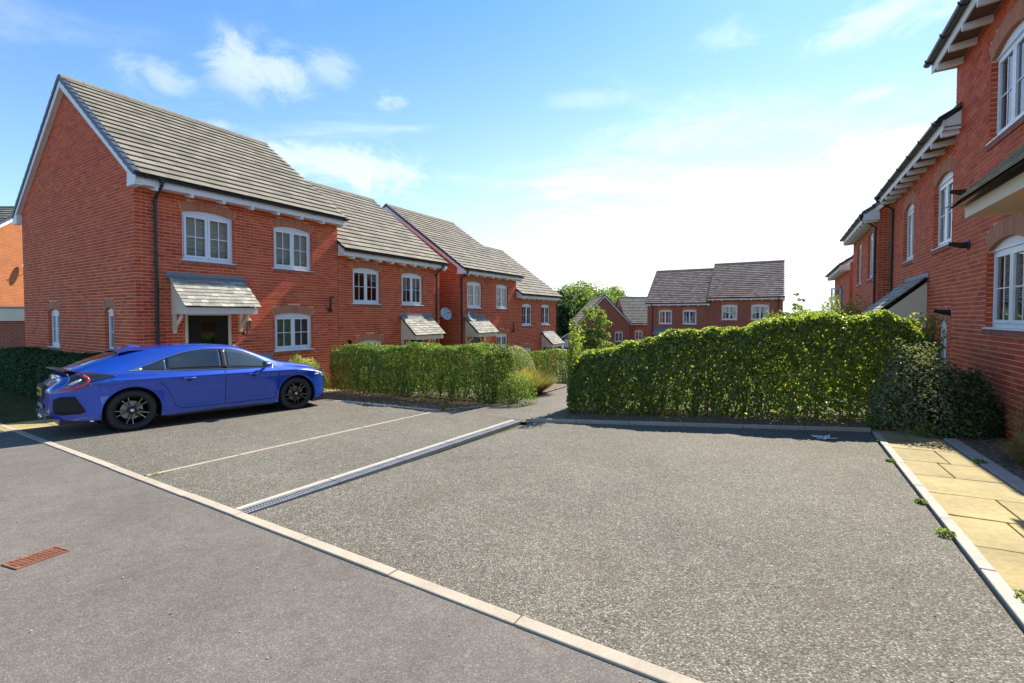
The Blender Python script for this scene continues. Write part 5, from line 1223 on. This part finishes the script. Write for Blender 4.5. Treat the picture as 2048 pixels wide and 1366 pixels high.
# patches that follow the body side: bottom and top curves over x
def side_patch(name, pts_lo, pts_hi, m, n=24, rows=6, off=.004, parent=car, sides=(-1,), label=None):
    fl = pc([p[0] for p in pts_lo], [p[1] for p in pts_lo]); fh = pc([p[0] for p in pts_hi], [p[1] for p in pts_hi]); x0, x1 = pts_lo[0][0], pts_lo[-1][0]; res = None
    for s in sides:
        mb = MB(); gr_ = []
        for i in range(n + 1):
            x = x0 + (x1 - x0) * i / n; lo, hi = fl(x), fh(x); gr_.append([warp(x, s * (yside(x, lo + (hi - lo) * j / rows) + off), lo + (hi - lo) * j / rows) for j in range(rows + 1)])
        mb.grid(gr_, m, flip=s > 0); o = mb.build(name, parent, smooth=True, label=label); sd = o.modifiers.new('depth', 'SOLIDIFY'); sd.thickness = .006; sd.offset = 1 if False else -1
        res = res or o
    return res
zlow = [(.90, .985), (1.4, .960), (2.2, .935), (3.0, .915), (3.22, .912)]
ztopc = [(.90, .986), (1.2, 1.085), (1.5, 1.205), (1.8, 1.285), (2.1, 1.312), (2.4, 1.30), (2.65, 1.255), (2.9, 1.145), (3.08, 1.02), (3.22, .913)]
fl_, fh_ = pc(*zip(*zlow)), pc(*zip(*ztopc))
def win_patch(name, xa, xb, m):
    xq = np.linspace(xa, xb, 9); return side_patch(name, [(x, fl_(x) + .008) for x in xq], [(x, max(fh_(x) - .010, fl_(x) + .009)) for x in xq], m, n=16, rows=6, off=.003, sides=(-1, 1))
win_patch('quarter_window', 1.06, 1.385, 'car_glass'); win_patch('rear_side_window', 1.40, 2.26, 'car_glass'); win_patch('front_side_window', 2.34, 3.16, 'car_glass_light')
side_patch('door_pillar', [(2.255, fl_(2.255) + .008), (2.345, fl_(2.345) + .008)], [(2.255, fh_(2.255) - .008), (2.345, fh_(2.345) - .008)], 'black_trim', n=3, off=.0045, sides=(-1, 1))
def side_line(name, pts, rad, m, off=.003, sides=(-1, 1), parent=car, smooth_=True):
    mb = MB(); 
    for s in sides: mb.tube([warp(x, s * (yside(x, z) + off), z) for x, z in pts], rad, m, 6)
    return mb.build(name, parent, smooth=True)
side_line('chrome_trim', [(x, fh_(x)) for x in np.linspace(.90, 3.22, 44)], .0075, 'chrome', .002); side_line('chrome_trim', [(x, fl_(x)) for x in np.linspace(.90, 3.22, 30)], .0065, 'chrome', .002)
side_patch('chrome_corner', [(.88, .984), (1.07, .978)], [(.88, .987), (1.07, 1.032)], 'chrome', n=4, rows=2, off=.004, sides=(-1, 1))
side_line('window_divider', [(1.39, z) for z in np.linspace(.965, 1.155, 5)], .006, 'chrome', .004)
# door shut lines
seamf = [(2.30, z) for z in np.linspace(.96, .30, 12)]; seamr = [(1.20, .985), (1.22, .9), (1.30, .78), (1.40, .66), (1.46, .52), (1.52, .36), (1.62, .29)]
seamn = [(3.24, .92), (3.27, .80), (3.26, .6), (3.22, .40), (3.17, .29)]
for sm_ in (seamf, seamr, seamn, [(1.62, .285), (2.3, .283), (3.17, .285)]): side_line('door_gap', sm_, .0052, 'mesh_black', -.001)
side_line('door_gap', [(.42, .98), (.45, .9), (.52, .80), (.545, .72)], .003, 'mesh_black', -.001)
# sculpted crease along the doors
side_line('body_crease', [(x, .838) for x in np.linspace(.65, 4.0, 40)], .012, 'car_paint', -.0085); side_line('body_crease', [(x, .335 + .03 * (x - 1.45)) for x in np.linspace(1.40, 3.2, 22)], .013, 'car_paint', -.0085)
# wheel arch lips
for ax in (RAX, FAX): side_line('arch_lip', [(ax + (AR + .006) * math.cos(t), WR + (AR + .006) * math.sin(t)) for t in np.linspace(-.12, math.pi + .12, 30)], .009, 'car_paint', -.002)
# handles, mirror, aerial
for s in (-1, 1):
    for x, lab in ((1.72, 0), (2.78, 0)):
        z = .80; y = yside(x, z)
        mb = MB(); mb.lathe((x, s * (y + .0), z - .008), (0, s, 0), [(-.02, .045), (.0012, .043), (.0016, .02)], 'mesh_black', 18); ho = mb.build('handle_cup', car); ho.scale = (1, 1, 1)
        mb = MB(); mb.tube([(x - .115, s * (y + .004), z), (x - .08, s * (y + .032), z + .004), (x, s * (y + .04), z + .005), (x + .08, s * (y + .032), z + .004), (x + .115, s * (y + .004), z)], [.010, .014, .014, .014, .010], 'car_paint', 8); mb.tube([(x - .08, s * (y + .040), z + .012), (x + .08, s * (y + .040), z + .012)], .006, 'chrome', 6); mb.build('door_handle', car, smooth=True)
    mb = MB(); y = yside(3.02, .94); mb.tube([(3.04, s * (y - .01), .935), (3.02, s * (y + .09), .96)], [.028, .022], 'black_trim', 8); rows = []
    for i in range(9):
        t = i / 8; xx = 2.955 + .17 * t; k = math.sin(math.pi * (.5 + .5 * t)) ** .6 if t < 1 else .02; k = max(k, .03) if t > .05 else 1.0
        rows.append([(xx, s * (y + .16 + .105 * k * math.cos(a)), 0.985 + .062 * k * math.sin(a)) for a in np.linspace(0, 2 * math.pi, 15)])
    mb.grid(rows, 'car_paint'); mb.poly(rows[0][:-1], 'car_glass'); mo = mb.build('wing_mirror', car, smooth=True)
mb = MB(); rows = []
for i in range(9):
    t = i / 8; xx = 1.02 + .20 * t; h = .062 * (1 - t) ** .8 * min(1, .55 + t * 4); zb_ = ztop(min(max(xx, 0), 4.4), 0) - .004; rows.append([(xx, -.017 * (1 - t * .8), zb_), (xx - .03 * (1 - t), -.006, zb_ + h), (xx - .03 * (1 - t), .006, zb_ + h), (xx, .017 * (1 - t * .8), zb_)])
mb.grid(rows, 'car_paint'); mb.poly(rows[0], 'car_paint'); mb.build('shark_fin_aerial', car, smooth=True)
# glass that follows the top surface
def top_patch(name, x0, x1, yf, m, off=.004, n=16, k=14, thick=.005):
    mb = MB(); rows = []
    for i in range(n + 1):
        x = x0 + (x1 - x0) * i / n; hw = yf(x); rows.append([warp(x, hw * (2 * j / k - 1), ztop(x, abs(hw * (2 * j / k - 1))) + off) for j in range(k + 1)])
    mb.grid(rows, m); return mb.build(name, car, smooth=True)
top_patch('rear_window', .36, .97, pc([.3, .7, 1.0], [.52, .53, .52]), 'car_glass', .003); top_patch('windscreen', 2.66, 3.27, pc([2.6, 3.0, 3.3], [.555, .60, .67]), 'car_glass', .003)
# roof-edge spoiler above the rear window, tail spoiler across the lamps
mb = MB(); rows = []
for j in range(21):
    y = .575 * (j / 10 - 1); zz1 = ztop(1.10, abs(y)); rows.append([(1.16, y, ztop(1.16, abs(y)) + .003), (.95, y * 1.01, zz1 - .005 + .012), (.80, y * 1.0, zz1 - .035 + .005), (.80, y, zz1 - .055), (.95, y, ztop(.95, abs(y)) + .004)])
mb.grid(rows, 'car_paint'); mb.build('roof_spoiler', car, smooth=False)
mb = MB(); rows = []
for j in range(25):
    t = j / 12 - 1; y = .70 * t; xx = .05 + .11 * abs(t) ** 2.2; zc = 1.062 - .05 * abs(t) ** 2; rows.append([(xx + .20, y, zc - .03), (xx + .06, y, zc + .005), (xx - .015, y, zc + .008), (xx - .022, y, zc - .002), (xx - .005, y, zc - .014), (xx + .12, y, zc - .045)])
mb.grid(rows, 'black_trim'); mb.build('tail_spoiler', car, smooth=False)
# rear lamps: smoked wedge, red bracket, clear strip
for s in (-1, 1):
    side_patch('tail_lamp', [(.10, .80), (.28, .82), (.5, .865), (.74, .915)], [(.10, .99), (.28, 1.00), (.5, .975), (.74, .917)], 'lamp_smoke', n=16, rows=6, off=.004, sides=(s,))
    def bent(name, pts, w, m, off):
        mb = MB(); L_, R_ = [], []
        for i, (x, z) in enumerate(pts):
            p0 = Vector(pts[max(i - 1, 0)]); p1 = Vector(pts[min(i + 1, len(pts) - 1)]); d = (p1 - p0).normalized(); nr_ = Vector((-d.y, d.x)) * (w[i] if isinstance(w, list) else w) / 2
            for lst, q in ((L_, Vector((x, z)) + nr_), (R_, Vector((x, z)) - nr_)): xx = max(q.x, 0.0); lst.append(warp(xx, s * (yside(xx, q.y) + off), q.y))
        rows = [L_, [a.lerp(b, .5) + Vector((0, s * .003, 0)) for a, b in zip(L_, R_)], R_]; mb.grid(rows, m, flip=s > 0); o = mb.build(name, car, smooth=True); q = o.modifiers.new('depth', 'SOLIDIFY'); q.thickness = .008; q.offset = -1
    bent('tail_lamp_band', [(.17, 1.005), (.24, .975), (.315, .94), (.37, .905), (.385, .88), (.365, .835), (.325, .79), (.24, .762), (.14, .745), (.05, .738)], [.030, .034, .038, .042, .046, .048, .05, .045, .036, .026], 'lamp_red', .012)
    bent('tail_lamp_strip', [(.14, .82), (.19, .835), (.24, .86), (.28, .885)], [.02, .045, .045, .022], 'lamp_clear', .010)
    # bumper vent
    side_patch('bumper_vent', [(.03, .39), (.10, .37), (.31, .37), (.36, .39)], [(.03, .59), (.10, .62), (.24, .62), (.36, .391)], 'mesh_black', n=14, rows=5, off=.003, sides=(s,))
    side_line('vent_rim', [(.035, .38), (.10, .362), (.31, .362), (.37, .39), (.25, .63), (.10, .63), (.035, .60), (.035, .38)], .009, 'black_trim', .001, sides=(s,))
    side_patch('side_marker', [(4.03, .70), (4.14, .70)], [(4.03, .715), (4.14, .735)], 'headlamp', n=4, rows=2, off=.003, sides=(s,))
    side_patch('headlamp', [(4.02, .775), (4.15, .715), (4.36, .615)], [(4.02, .79), (4.15, .775), (4.36, .675)], 'headlamp', n=8, rows=3, off=.003, sides=(s,))
# tail furniture
def xr(z, y=0): return f_rear(z) - .035 * math.sin(math.pi * (.5 + y / 1.6)) ** .7
mb = MB(); mb.box(xr(.66) - .018, xr(.66) + .03, -.30, .30, .60, .80, 'black_trim'); mb.build('plate_recess', car)
mb = MB(); mb.box(xr(.66) - .024, xr(.66) - .0185, -.26, .26, .64, .75, 'plate_yellow'); pl = mb.build('number_plate', car)
mb = MB()
for i, x in enumerate((-.21, -.15, -.09, -.03, .07, .13, .19)):   # characters too blurred to read in the photograph
    mb.box(xr(.66) - .0265, xr(.66) - .0243, -x - .016, -x - .006, .665, .725, 'black_trim'); mb.box(xr(.66) - .0265, xr(.66) - .0243, -x + .006, -x + .016, .665, .725, 'black_trim'); mb.box(xr(.66) - .0265, xr(.66) - .0243, -x - .0055, -x + .0055, .689 if i % 2 else .713, .699 if i % 2 else .725, 'black_trim')
mb.build('plate_characters', pl)
mb = MB(); mb.box(xr(.9) - .012, xr(.9) + .02, -.045, .045, .87, .95, 'chrome'); soft_edges(mb.build('badge', car), .008)
mb = MB(); mb.box(-.04, .05, -.62, .62, .30, .36, 'black_trim'); mb.box(-.047, -.039, -.30, .30, .44, .50, 'trim_grey'); soft_edges(mb.build('rear_valance', car), .01)
mb = MB()
for y in (-.10, .10): mb.lathe((.0, y, .30), (-1, 0, 0), [(-.1, .035), (.055, .035), (.055, .028), (-.05, .028)], 'chrome', 14)
mb.build('exhaust', car, smooth=True)
mb = MB(); mb.tube([(.03, -.36, .80), (.02, -.36, .70)], .008, 'chrome', 6); mb.build('boot_trim', car)
mb = MB(); mb.box(4.30, 4.36, -.885 + .25, -.40, .14, .20, 'black_trim'); mb.mesh8([(3.98, -.87, .13), (4.30, -.74, .13), (4.33, -.60, .13), (4.0, -.60, .13), (3.98, -.87, .19), (4.30, -.74, .19), (4.33, -.60, .19), (4.0, -.60, .19)], 'black_trim'); mb.build('front_lip', car)
mb = MB(); mb.box(4.44, 4.49, -.35, .35, .36, .56, 'mesh_black'); mb.build('grille', car)
# wheels
wm_ = {}
def wheel_meshes(s):
    ty = MB(); ty.lathe((0, 0, 0), (0, s, 0), [(-.19, .24), (-.20, .30), (-.185, .322), (-.15, .335), (-.05, .335), (-.018, .322), (-.002, .298), (-.004, .262), (-.018, .238), (-.03, .232)], 'tyre', 48)
    for k in range(4): ty.lathe((0, 0, 0), (0, s, 0), [(-.165 + k * .04, .3355), (-.162 + k * .04, .331), (-.157 + k * .04, .3355)], 'mesh_black', 48)
    rm = MB(); rm.lathe((0, 0, 0), (0, s, 0), [(-.19, .225), (-.12, .205), (-.05, .215), (-.022, .234), (-.010, .236), (-.008, .229), (-.025, .218), (-.06, .205)], 'alloy_dark', 48); rm.lathe((0, 0, 0), (0, s, 0), [(-.05, .001), (-.05, .055), (-.03, .06), (-.022, .05), (-.022, .001)], 'alloy_dark', 20)
    rm.lathe((0, 0, 0), (0, s, 0), [(-.0215, .026), (-.018, .022), (-.018, .001)], 'chrome', 16)
    sp = MB()
    for k in range(5):
        for side in (-1, 1):
            a = 2 * math.pi * k / 5 + .3; d0 = .10; d1 = .235
            def pt(r_, an, y): return (r_ * math.sin(an), s * y, r_ * math.cos(an))
            w0, w1 = .17, .052; i0 = a + side * .10; i1 = a + side * .20
            c = [pt(.045, i0 - .20, -.06), pt(.045, i0 + .20, -.06), pt(.225, i1 + w1, -.045), pt(.225, i1 - w1, -.045), pt(.045, i0 - .20, -.026), pt(.045, i0 + .20, -.026), pt(.225, i1 + w1 * .8, -.014), pt(.225, i1 - w1 * .8, -.014)]
            sp.mesh8(c, 'alloy_dark'); c2 = [pt(.075, i0 + side * .02 - .02, -.0235), pt(.075, i0 + side * .02 + .06, -.0235), pt(.222, i1 + w1 * .72, -.012), pt(.222, i1 - w1 * .1, -.012), pt(.075, i0 + side * .02 - .02, -.0215), pt(.075, i0 + side * .02 + .06, -.0215), pt(.222, i1 + w1 * .72, -.0098), pt(.222, i1 - w1 * .1, -.0098)]; sp.mesh8(c2, 'alloy_cut')
    dk = MB(); dk.lathe((0, 0, 0), (0, s, 0), [(-.10, .001), (-.10, .15), (-.085, .15), (-.085, .001)], 'disc', 32); dk.box(.08, .16, -.11 if s > 0 else .06, -.06 if s > 0 else .11, -.06, .06, 'alloy_dark')
    return ty.mesh('tyre', True), rm.mesh('rim', True), sp.mesh('spokes'), dk.mesh('brake_disc')
for s in (-1, 1):
    ty, rm, sp, dk = wheel_meshes(s)
    for ax in (RAX, FAX):
        w = link('wheel', ty, car, loc=(ax, s * .875, WR)); link('rim', rm, w); link('spokes', sp, w); link('brake_disc', dk, w)
        w.rotation_euler = (0, random.random(), 0)
